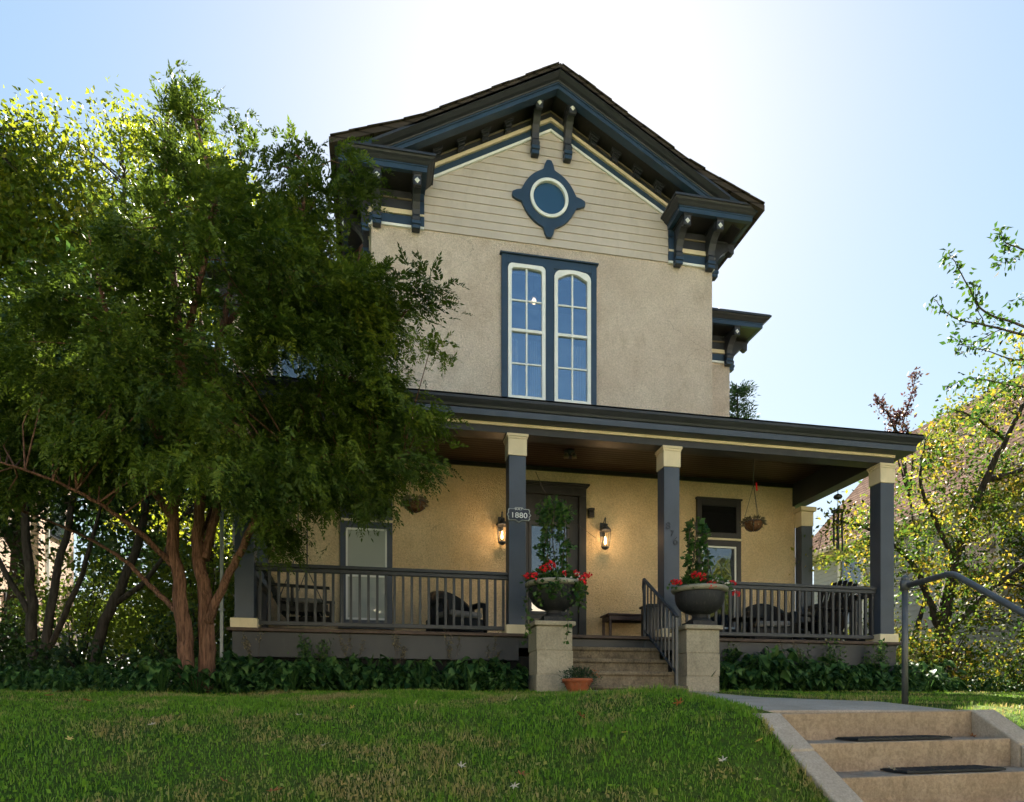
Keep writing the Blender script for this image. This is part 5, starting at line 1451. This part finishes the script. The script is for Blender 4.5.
shrub('yellow green shrub to the left of the yew trunks, beside the leaning dark stem', (-4.3,14.2,1.3), (1.2,.9,1.1), 2600, .09, M['hedge'])
shrub('low dark shrub under the dark tree at the left edge', (-5.6,10.3,.55), (1.1,.6,.45), 2000, .08, M['decid_dark'])
shrub('low dark shrub in the bed between dark tree and yew', (-3.8,10.2,.5), (1.0,.6,.42), 1900, .08, M['decid_dark'])
shrub('waist high dark shrub beneath the yew, left of the porch corner', (-2.55,10.2,.7), (.8,.5,.7), 1900, .08, M['decid_dark'])
shrub('dark shrub half way up the brick wall at the far left', (-6.4,12.3,1.0), (1.2,.7,.55), 1500, .09, M['decid_dark'])
shrub('tall leafy shrub hiding the foot of the brick wall', (-6.5,13.6,1.5), (1.0,.6,1.2), 2600, .09, M['decid_dark'])
shrub('thin dark bush between the brick house and the leaning dark stem', (-5.2,13.4,1.7), (.9,.7,1.2), 2400, .09, M['hedge'])
broad_tree('far_tree', 'green tree far behind, filling the gap between the brick house and the yew trunks', (-6.8,26,G), [([(-6.8,26,G),(-6.8,26,4),(-6.8,26,7)],.2,.05)], [((-6.6,26,4),(3.6,2,3.2)),((-7.5,25,3),(3.2,1.5,2.5)),((-3.2,27,4.5),(3.2,2,4)),((-8,26,8),(3,2,3))], 260, 110, .22, M['decid_dark'], M['bark_dark'], clump=.6)
# ---- right side
cb_pts = lambda L: [at(*p) for p in L]
crab_ex = []
Q = poly_sample([(905,450),(925,425),(960,405),(1024,385),(1100,370),(1110,620),(1040,640),(960,625),(905,600),(893,540),(900,500)], 300)
crab_ex.append(at_np(Q[:,0],Q[:,1],9.4+2.2*rng.random(len(Q))))
Q = poly_sample([(815,560),(812,548),(850,505),(875,480),(893,470),(893,600),(850,590)], 34); crab_ex.append(at_np(Q[:,0],Q[:,1],10.4+1.6*rng.random(len(Q))))
Q = poly_sample([(950,400),(965,370),(985,350),(1024,330),(1090,300),(1090,380),(1000,400)], 26); crab_ex.append(at_np(Q[:,0],Q[:,1],9.2+1.5*rng.random(len(Q))))
ctr = [([(944,690,10.2),(942,640,10.2),(946,600,10.2),(955,560,10.2),(968,520,10.1),(985,480,10),(1005,440,9.8),(1030,395,9.6)], .14,.03),
  ([(942,640,10.2),(925,590,10.4),(905,555,10.7),(870,530,11),(835,520,11.2)], .07,.015), ([(955,560,10.2),(935,520,10),(920,480,10),(925,440,10)], .05,.012),
  ([(985,480,10),(1020,470,9.8),(1060,440,9.6),(1100,400,9.5)], .06,.02), ([(942,640,10.2),(985,595,10),(1030,560,9.8),(1080,520,9.6)], .06,.02), ([(1005,440,9.8),(980,420,9.6),(955,410,9.4)],.03,.008)]
broad_tree('crabapple_tree', 'yellowing garden tree with sparse crown right of the porch', (9.5,10.2,G), [(cb_pts(p),a,c_) for p,a,c_ in ctr], [((at(1060,520,10)),(.8,1,1.2))], 24, 62, .08, M['crab'], M['bark_dark'], clump=.27, tw_r=.009, extra=np.vstack(crab_ex))
# nearer tree whose branch tips enter at the upper right
root = empty('overhanging_tree', (10.6,8.6,G), 'tree standing outside the right edge whose thin leafy branch tips reach into the sky', 'tree')
b = MB(); tips = []
tw = [([(1120,360,8.2),(1060,345,8.0),(1024,335,7.9),(985,325,7.9),(955,318,7.8),(934,299,7.8)],.028,.004), ([(1060,345,8.0),(1020,325,7.9),(985,312,7.9),(970,290,7.8),(955,262,7.8),(948,252,7.8)],.022,.003),
      ([(1120,300,8.2),(1060,270,8.1),(1024,250,8.0),(1005,242,8.0),(998,228,8)],.022,.004), ([(1110,420,8.3),(1060,395,8.1),(1010,385,8),(970,378,7.9),(945,390,7.9)],.022,.003), ([(1060,345,8.0),(1020,360,7.9),(985,350,7.9),(960,345,7.8)],.014,.003),
      ([(1024,335,7.9),(1000,330,8.2),(970,345,8.2),(950,335,8.2)],.01,.003), ([(985,325,7.9),(975,300,7.9),(978,280,7.9)],.007,.002),([(1010,385,8),(990,400,8),(975,420,8)],.01,.003),([(1024,250,8),(1010,262,8),(1000,262,8)],.008,.002),([(1060,270,8.1),(1035,290,8),(1018,300,8)],.01,.003)]
for p,a,c_ in tw:
    q = limb(b, cb_pts(p), a, c_, 6, .006); tips += [(v, i/len(q)) for i, v in enumerate(q)]
tr = [(10.6,8.6,G),(10.7,8.5,2.2),at(1130,420,8.4),at(1120,300,8.2)]; limb(b, tr, .13, .04, 9); limb(b, [at(1130,420,8.4),at(1120,360,8.2)], .04,.03)
b.build('trunk', M['bark_grey'], root)
C = np.array([tuple(v+Vector((random.uniform(-.05,.05),random.uniform(-.1,.1),random.uniform(-.05,.05)))) for v,t in tips for _ in range(5) if t > .25 and random.random() < .9])
D = unit(rng.normal(size=C.shape)*.6+np.array([-.5,0,-.5])); S = perp(D); l = .075+.035*rng.random(len(C)); V,F,R = leaf_quads(C+rng.normal(size=C.shape)*.035,D,S,l,l*.5,np.clip(.38*rng.random(len(C)),0,1)); link_mesh('crown', np_mesh('crown',V,F,M['crab'],attr=R), root)
shrub('loose sunlit shrub below the yellowing tree, behind the handrail post', (9.0,9.7,.85), (.9,.6,.7), 3000, .065, M['crab'])
shrub('bushy low shrub at the right edge of the lawn', (10.3,9.3,.75), (.9,.6,.55), 2600, .06, M['crab'])
shrub('dark low shrub at the right corner of the porch', (8.5,9.9,.55), (.5,.4,.4), 1100, .07, M['decid_dark'])
shrub('pale flowering shrub behind the picket fence', (9.9,12.4,1.2), (1.4,.7,.9), 2600, .07, M['crab'])
# purple leaved plum rising behind the porch roof
root = empty('purple_plum_tree', (11.2,13.2,G), 'purple leaved tree whose upright twigs show above the right end of the porch roof', 'tree')
b = MB(); C = []
for p in ([(925,600,13.2),(910,500,13.2),(903,430,13.2),(910,400,13.2),(917,372,13.2)],[(910,500,13.2),(898,440,13.2),(888,415,13.2),(877,400,13.2)],[(910,500,13.2),(895,450,13.4),(890,432,13.4)],[(903,440,13.2),(895,425,13.2),(900,412,13.2)],[(910,500,13.2),(912,450,13),(905,430,13)]):
    q = limb(b, cb_pts(p), .03, .006, 6, .01); C += [tuple(v) for v in q[len(q)//2:] for _ in range(16)]
b.tube([(11.2,13.2,G),at(925,600,13.2)],[.1,.04],8)
b.build('trunk', M['bark_dark'], root)
C = np.array(C)+rng.normal(size=(len(C),3))*.06; D = unit(rng.normal(size=C.shape)+np.array([0,0,.4])); S = perp(D); l = .07+.04*rng.random(len(C)); V,F,R = leaf_quads(C,D,S,l,l*.5,rng.random(len(C))); link_mesh('crown', np_mesh('crown',V,F,M['plum'],attr=R), root)
# conifers and tree behind the house
root = empty('cedar_tree', (12.55,22,G), 'pointed dark evergreen just showing past the right wall of the house', 'tree')
b = MB(); limb(b, [(12.4,22,G),(12.4,22,6),(12.35,22,11.1)], .2, .02); b.build('trunk', M['bark_dark'], root)
m = 1500; t = rng.random(m); a = rng.random(m)*2*PI; rr = (1-t)*.95*(.6+.5*rng.random(m))+.05; P = np.stack([12.4+rr*np.cos(a),22+rr*np.sin(a),3.0+8.3*t],1); D = unit(np.stack([np.cos(a),np.sin(a),rng.normal(size=m)*.3+.5],1))
V,F,R = fronds(P,D,.35+.2*rng.random(m),K=9,wid=.35); link_mesh('crown', np_mesh('crown',V,F,M['conifer'],attr=R), root)
broad_tree('distant_tree', 'tall tree behind the house, a few leaves showing beside its right wall', (12.4,30,G), [([(12.4,30,G),(12.4,30,9),(12.6,30,18)], .3,.05)], [((13.1,30,16.4),(2.5,2.5,3.6)),((12,30,13),(2.6,2.5,3.2))], 90, 80, .2, M['decid_dark'], M['bark_dark'], clump=.6)
# unseen pale houses added behind the viewer to bounce sunlight onto the facade
M['fill_wall'] = paint('pale_fill_wall', (.80,.72,.60), .7, .06, 2, .2)
for i, (x0, x1, h, lab) in enumerate(((-34,-24,6.5,'unseen pale house added across the street for bounce light, first of the row'),(-20,-9,7.5,'unseen pale house added across the street for bounce light, second of the row'),(-5,6,7,'unseen pale house added across the street for bounce light, facing the stuccoed house'),(10,21,8,'unseen pale house added across the street for bounce light, second from the end of the row'),(25,36,6.5,'unseen pale house added across the street for bounce light, last of the row'))):
    r = empty('fill_house', ((x0+x1)/2,-24,-1.75), lab, 'house', 'houses added across the street for bounce light')
    b = MB(); b.box(x0,x1,-32,-22,-1.8,h); b.prism_xz([(x0,h),(x1,h),((x0+x1)/2,h+3)], -32, -22); b.build('wall', M['fill_wall'], r)
    b = MB(); xm = (x0+x1)/2
    b.add([(x0-.5,-33,h-.3),(xm,-33,h+3.1),(xm,-21.4,h+3.1),(x0-.5,-21.4,h-.3)],[(0,1,2,3)]); b.add([(x1+.5,-33,h-.3),(xm,-33,h+3.1),(xm,-21.4,h+3.1),(x1+.5,-21.4,h-.3)],[(3,2,1,0)]); b.build('roof', M['roof_brown'], r, fix=False)
    for xx in (x0+1.2, xm-.6, x1-2.4):
        for zz in (0.2, 3.4): b = MB(); b.box(xx,xx+1.2,-22,-21.95,zz,zz+1.7); b.build('window', M['glass_dark'], r)
# trees across the street (reflected in the windows)
for i, (x, y, h) in enumerate(((-22,-17,6),(-7.5,-17,5.5),(2.0,-18,10),(22.5,-18,13))):
    broad_tree('street_tree', ('round street tree across the road, %s' % ['far left of the group','left of centre','right of centre','far right of the group'][i]), (x,y,-1.75), [([(x,y,-1.75),(x,y,1.5),(x+.3,y,h*.7)], .22,.05)],
      [((x,y,h*.45),(3.0,3.0,h*.33)),((x+1,y,h*.6),(2.2,2.2,h*.25))], 70, 60, .32, M['decid'], M['bark_grey'], group='trees across the street', clump=.9)

# ---- hostas
def hosta_mesh(seed, n=26, s=1.0):
    r = np.random.default_rng(seed); Vs=[]; Fs=[]; Rs=[]; base=0
    prof_ = [(0,.15),(.12,.75),(.32,1.0),(.6,.82),(.85,.38),(1.0,.03)]
    for i in range(n):
        a = 2*PI*(i*.381966)+r.normal()*.2; el = .15+1.0*r.random(); L = (.09+.085*r.random())*s; W = L*.40; st0 = .10+.20*r.random()
        da = np.array([math.cos(a), math.sin(a), 0]); sd = np.array([-math.sin(a), math.cos(a), 0]); tw_ = r.normal()*.5
        p0 = da*.02; h = (.05+.36*r.random())*s; p1 = da*st0*s + np.array([0,0,h])
        rows = [p0, ]; pts=[]; 
        b0 = base
        # stalk as thin quad
        Vs += [p0-sd*.006, p0+sd*.006, p1+sd*.006, p1-sd*.006]; Fs.append([base,base+1,base+2,base+3]); Rs += [.5]*4; base += 4
        for k,(t,w_) in enumerate(prof_):
            ang = el*.5 - 1.5*t*el; c = p1 + da*L*t + np.array([0,0,L*(.30*t-.75*t*t)*(.6+el)])
            up = np.array([0,0,1]); s2 = sd*math.cos(tw_)+up*math.sin(tw_)
            Vs += [c-s2*W*w_+up*W*w_*.28, c, c+s2*W*w_+up*W*w_*.28]; rr = r.random(); Rs += [rr]*3
            if k:
                o = base-3; Fs += [[o,o+1,base+1,base],[o+1,o+2,base+2,base+1]]
            base += 3
    return np_mesh('hosta_plant', np.array(Vs), np.array(Fs), M['hosta'], attr=np.array(Rs), smooth=True)
hm = [hosta_mesh(i, 46+i*3) for i in range(5)]
def put_hosta(x, y, s, lab):
    if random.random() < .10: return
    s *= random.uniform(.55,1.08)
    o = bpy.data.objects.new('hosta_plant', random.choice(hm)); COL.objects.link(o); z = float(gh(x,y))
    o.location = (x,y,z+EZ-.01); o.rotation_euler = (0,0,random.uniform(0,6.28)); o.scale = (s,s,s*random.uniform(.9,1.2))
    tag(o, lab, 'plant', 'hostas along the house front')
for x, yy in ((-2.1,7.5),(-1.8,7.62),(-1.5,7.7),(-1.2,7.85),(-1.6,8.0),(-1.25,8.15),(-.9,8.05),(-.6,8.25),(-.95,8.35),(-2.35,7.55)):
    put_hosta(x, yy, .9, 'broad leaved green hosta at the foot of the yew trunks')
for row, (yy, s) in enumerate(((8.45,.85),(8.8,1.05),(9.15,1.15))):
    x = -1.9
    while x < 1.75: put_hosta(x+random.uniform(-.08,.08), yy+random.uniform(-.08,.08), s*random.uniform(.85,1.15), 'broad leaved green hosta in the bed in front of the left porch railing'); x += random.uniform(.26,.36)
for row, (yy, s) in enumerate(((8.62,.9),(8.9,1.1),(9.16,1.2))):
    x = 4.6
    while x < 8.4: put_hosta(x+random.uniform(-.08,.08), yy+random.uniform(-.08,.08), s*random.uniform(.85,1.15), 'broad leaved green hosta in the bed in front of the right porch railing'); x += random.uniform(.30,.42)
for row, (yy, s) in enumerate(((7.62,.7),(7.95,.75),(8.45,.8),(9.0,.8))):
    x = -6.8
    while x < -2.0: put_hosta(x+random.uniform(-.1,.1), yy+random.uniform(-.1,.1), s*random.uniform(.8,1.15), 'broad leaved green hosta in the shaded bed under the yew'); x += random.uniform(.34,.5)
for row, (yy, s) in enumerate(((8.9,.65),(9.3,.7))):
    x = 8.5
    while x < 11: put_hosta(x+random.uniform(-.1,.1), yy+random.uniform(-.1,.1), s*random.uniform(.8,1.1), 'dark hosta in the bed to the right of the porch, below the shrubs'); x += random.uniform(.38,.55)
# wispy tall stalks with seed heads
def stalk_mesh(seed):
    r = random.Random(seed); b = MB(); C = []
    for k in range(4):
        a = r.uniform(0,6.28); h = r.uniform(.55,.85); dx, dy = .16*math.cos(a), .12*math.sin(a)
        b.tube([(0,0,0),(dx*.4,dy*.4,h*.55),(dx,dy,h)], [.004,.003,.002], 4, cap=False); C += [(dx*(.7+.3*q/8),dy*(.7+.3*q/8),h*(.78+.24*q/8)) for q in range(9)]
    return b, np.array(C)
for k in range(4):
    b, C = stalk_mesh(k)
for i, (x, yy, lab, m_) in enumerate([(-1.45,9.1,'dry seed stalks near the left end of the porch railing','seed'),(-.75,9.2,'fern like green sprig against the left porch skirt','vine'),(-.3,9.2,'tall sprig of seed stalks in front of the left window','seed'),(.3,9.2,'thin pale stalks right of the left window','seed'),(1.0,9.2,'thin stalks below the wicker chair by the column','seed'),(1.5,9.25,'small cluster of stalks beside the middle column base','seed'),
        (5.2,9.2,'thin leafy stalks right of the right urn pier','vine'),(6.0,9.2,'tall tangled flower stalks before the middle of the right railing','seed'),(6.35,9.25,'brown leafy stalks against the right railing','vine'),(6.8,9.2,'feathery green stalks near the right end of the railing','vine'),(7.4,9.2,'short green stalks by the last porch column','vine'),(8.1,9.3,'dry stalks just beyond the last porch column','seed')]):
    b, C = stalk_mesh(i+10)
    r = empty('flower_stalks', (x,yy,float(gh(x,yy))), lab, 'plant')
    me = b.mesh('stems', [M['bark_grey']]); o = bpy.data.objects.new('stems', me); COL.objects.link(o); o.parent = r
    nn = 10 if m_ == 'vine' else 4
    P = np.repeat(C, nn, 0)+rng.normal(size=(len(C)*nn,3))*(.05 if m_ == 'vine' else .014); 
    if m_ == 'vine': P[:,2] -= .25*rng.random(len(P))
    D = unit(rng.normal(size=P.shape)+np.array([0,0,.2])); S = perp(D); l = (.05 if m_ == 'vine' else .028)*(.6+.8*rng.random(len(P)))
    V,F,R = leaf_quads(P,D,S,l,l*.5,rng.random(len(P))); me = np_mesh('heads',V,F,M[m_],attr=R); o = bpy.data.objects.new('heads', me); COL.objects.link(o); o.parent = r

# ---- grass
def grass(n, x0, x1, y0, y1, dens_pow=1.0):
    X = x0+rng.random(n)*(x1-x0); Y = y0+(y1-y0)*rng.random(n)**dens_pow
    return X, Y
segs = []
X1, Y1 = grass(235000, -8.6, 2.33, 2.9, 8.6, 1.35); segs.append((X1,Y1))
X2, Y2 = grass(50000, 4.10, 11.5, 3.4, 9.3, 1.2); segs.append((X2,Y2))
X3, Y3 = grass(9000, 2.28, 2.5, 3.0, 8.3, 1.1); segs.append((X3,Y3))
X4, Y4 = grass(7000, 3.93, 4.12, 4.0, 8.6, 1.1); segs.append((X4,Y4))
cx_ = np.concatenate([rng.random(260)*8.6-6.3, 2.30-.05*rng.random(90)]); cy_ = np.concatenate([3.0+5*rng.random(260)**1.3, 3.1+3.5*rng.random(90)])
X6 = np.repeat(cx_,16)+rng.normal(size=len(cx_)*16)*.022; Y6 = np.repeat(cy_,16)+rng.normal(size=len(cy_)*16)*.022; segs.append((X6,Y6)); ntuft = len(X6)
X5, Y5 = grass(1500, 2.5, 3.95, 4.06, 4.12); pass
X = np.concatenate([s[0] for s in segs]); Y = np.concatenate([s[1] for s in segs]); tall = np.arange(len(X)) >= len(X)-ntuft
keep = ~((X > 2.34) & (X < 2.50) & (Y < 4.05)) & ~((X > 3.90) & (X < 4.09) & (Y < 4.05))
# keep only what the view can plausibly see, plus a margin
px = 512+F_PX*np.tan(np.arctan2(X, Y)-TH); keep &= (px > -420) & (px < 1140)
patch = np.sin(X*1.3+.7)*np.cos(Y*1.7)+.6*np.sin(X*3.1+Y*2.2); keep &= (rng.random(len(X)) < .80+.2*np.clip(patch,-1,1))
X = X[keep]; Y = Y[keep]; tall = tall[keep]; Z = gh(X, Y)
n = len(X); H = (.014+.027*rng.random(n)**1.5)*(1+.25*np.sin(X*2.3)*np.sin(Y*1.9)); wdt = .0016+.0018*rng.random(n)
weed = rng.random(n) < .05; wdt = np.where(weed, .009+.005*rng.random(n), wdt); H = np.where(weed, H*.75, H); H = np.where(tall, H*1.9+.01, H)
clump_ = (np.sin(X*2.1+1.3)*np.sin(Y*2.7+.4) > .55); H = np.where(clump_ & (X > 0), H*1.3, H)
a = rng.random(n)*2*PI; Sx, Sy = np.cos(a), np.sin(a); le = (rng.random(n)-.1)*1.3; la = rng.random(n)*2*PI
bx, by = np.cos(la)*le*H, np.sin(la)*le*H
p0 = np.stack([X-Sx*wdt, Y-Sy*wdt, Z-.004],1); p1 = np.stack([X+Sx*wdt, Y+Sy*wdt, Z-.004],1)
p2 = np.stack([X+bx*.35+Sx*wdt*.8, Y+by*.35+Sy*wdt*.8, Z+H*.6],1); p3 = np.stack([X+bx*.35-Sx*wdt*.8, Y+by*.35-Sy*wdt*.8, Z+H*.6],1)
p4 = np.stack([X+bx, Y+by, Z+H*(1-.3*np.abs(le))],1)
V = np.stack([p0,p1,p2,p3,p4],1).reshape(-1,3); i = np.arange(n)*5
F = np.vstack([np.stack([i,i+1,i+2],1), np.stack([i,i+2,i+3],1), np.stack([i+3,i+2,i+4],1)])
me = np_mesh('grass', V, F, M['grass'], attr=np.repeat(rng.random(n),5))
tag(link_mesh('grass', me), 'short green and straw coloured lawn grass on the bank', 'grass', kind='stuff')
# ---- fallen leaves
def leaf_shape():
    P = []; 
    for k in range(5):
        a = PI/2+(k-2)*1.0; r = (.05,.062,.07,.062,.05)[k]
        P.append((.022*math.cos(a-.5), .022*math.sin(a-.5))); P.append((r*math.cos(a-.12), r*math.sin(a-.12)*.95)); P.append((r*1.15*math.cos(a), r*1.15*math.sin(a))); P.append((r*math.cos(a+.14), r*math.sin(a+.14)*.95))
    P.append((-.012,-.015)); P.append((0,-.06)); P.append((.004,-.02))
    return P
LS = leaf_shape()
def fl_mesh(mat, cu):
    v = [(x,y,cu*(x*x+y*y)*30+.006*math.sin(x*90)) for x,y in LS]; v.append((0,0,.004)); n = len(LS)
    me = bpy.data.meshes.new('fallen_leaf'); me.from_pydata(v, [], [(i,(i+1)%n,n) for i in range(n)]); me.materials.append(mat); me.update(); return me
fm = {k: fl_mesh(M[k], c_) for k, c_ in (('lf_orange',.10),('lf_yellow',.06),('lf_pale',.12))}
FL_ = [(50,699,'lf_orange','orange leaf at the far left of the lawn edge'),(86,704,'lf_orange','orange leaf on the upper left of the lawn'),(151,730,'lf_pale','pale curled leaf on the left half of the lawn'),(299,720,'lf_pale','pale leaf below the middle of the left railing'),
 (225,789,'lf_orange','large orange leaf at the bottom left of the lawn'),(273,798,'lf_orange','orange leaf cut by the bottom edge of the lawn'),(325,751,'lf_pale','small pale leaf left of the lawn centre'),(352,712,'lf_yellow','tiny yellow leaf high on the lawn left of centre'),(461,772,'lf_pale','brownish leaf low on the lawn near its centre'),(430,784,'lf_yellow','yellow leaf near the bottom of the lawn centre'),
 (515,703,'lf_pale','pale leaf in front of the left stone pier'),(679,708,'lf_orange','bright orange leaf in front of the right stone pier'),(581,721,'lf_orange','dull orange leaf below the terracotta pot'),(624,738,'lf_yellow','pale yellow leaf in the middle of the lawn below the steps'),(521,781,'lf_orange','red orange leaf low on the lawn below the porch column'),(514,793,'lf_pale','pale narrow leaf at the bottom of the lawn below the column'),
 (723,767,'lf_pale','pale leaf on the bank left of the stairs'),(757,786,'lf_yellow','yellow leaf by the lower end of the stair kerb'),(609,703,'lf_yellow','small yellow leaf right below the porch steps'),(758,747,'lf_yellow','yellow leaf close to the left stair kerb'),(70,745,'lf_yellow','small leaf on the far left of the bank'),(385,690,'lf_yellow','small leaf beside the hostas left of the pier')]
for x, y, k, lab in FL_:
    g = on_ground(x, y)
    if g is None: continue
    o = bpy.data.objects.new('fallen_leaf', fm[k]); COL.objects.link(o); o.location = (g[0], g[1], g[2]+EZ+.034)
    s = {'lf_orange':.6,'lf_yellow':.38,'lf_pale':.42}[k]; o.scale = (s,s,s); o.rotation_euler = (random.uniform(-.5,.8), random.uniform(-.5,.5), random.uniform(0,6.28))
    tag(o, lab, 'leaf', 'leaves fallen on the lawn')
for x, y, z, lab in ((3.72,3.72,-R_+.012,'curled red brown leaf in the right corner of the upper tread'),(2.9,3.44,-2*R_+.012,'small pale leaf on the left of the lower tread')):
    o = bpy.data.objects.new('fallen_leaf', fm['lf_orange' if x > 3 else 'lf_pale']); COL.objects.link(o); o.location = (x,y,z+EZ+.01); o.scale = (.45,.45,.45); o.rotation_euler = (.4,.3,1); tag(o, lab, 'leaf', 'leaves fallen on the lawn')

# ================================================================== LIGHT, SKY, CAMERA
SAZ, SEL = math.radians(15), math.radians(42)
w = bpy.data.worlds.new('World'); scene.world = w; w.use_nodes = True
nt = w.node_tree; bg = nt.nodes['Background']
sky = nt.nodes.new('ShaderNodeTexSky'); sky.sky_type = 'NISHITA'; sky.sun_disc = False
sky.sun_elevation = SEL; sky.sun_rotation = SAZ; sky.air_density = 1.0; sky.dust_density = .35; sky.ozone_density = 1.0
# soft shoulder on the very bright sky round the sun, as thin high haze gives: c / (1 + c/m)
SKM = 4.0
dv = nt.nodes.new('ShaderNodeVectorMath'); dv.operation = 'SCALE'; dv.inputs['Scale'].default_value = 1/SKM
hs = nt.nodes.new('ShaderNodeHueSaturation'); hs.inputs['Saturation'].default_value = 1.2; nt.links.new(sky.outputs[0], hs.inputs['Color']); skc = hs.outputs[0]
nt.links.new(skc, dv.inputs[0])
ad = nt.nodes.new('ShaderNodeVectorMath'); ad.operation = 'ADD'; ad.inputs[1].default_value = (1,1,1); nt.links.new(dv.outputs[0], ad.inputs[0])
qv = nt.nodes.new('ShaderNodeVectorMath'); qv.operation = 'DIVIDE'; nt.links.new(skc, qv.inputs[0]); nt.links.new(ad.outputs[0], qv.inputs[1])
nt.links.new(qv.outputs[0], bg.inputs['Color']); bg.inputs['Strength'].default_value = .050
sl = bpy.data.lights.new('sun', 'SUN'); sl.energy = 4.3; sl.angle = math.radians(.5); sl.color = (1,.93,.82)
so = bpy.data.objects.new('sun', sl); COL.objects.link(so)
sd = Vector((math.sin(SAZ)*math.cos(SEL), math.cos(SAZ)*math.cos(SEL), math.sin(SEL)))
so.rotation_euler = sd.to_track_quat('Z','Y').to_euler(); so.location = (0,0,30)
cam = bpy.data.cameras.new('camera'); co = bpy.data.objects.new('camera', cam); COL.objects.link(co); scene.camera = co
co.location = (0,0,EZ); co.rotation_euler = (PI/2, 0, -TH)
cam.sensor_width = 36; cam.lens = F_PX/1024*36; cam.shift_y = (HY-401)/1024; cam.clip_start = .05; cam.clip_end = 3000
vs = scene.view_settings; vs.view_transform = 'Standard'; vs.look = 'None'; vs.gamma = 1; vs.exposure = 3.2; vs.use_curve_mapping = False
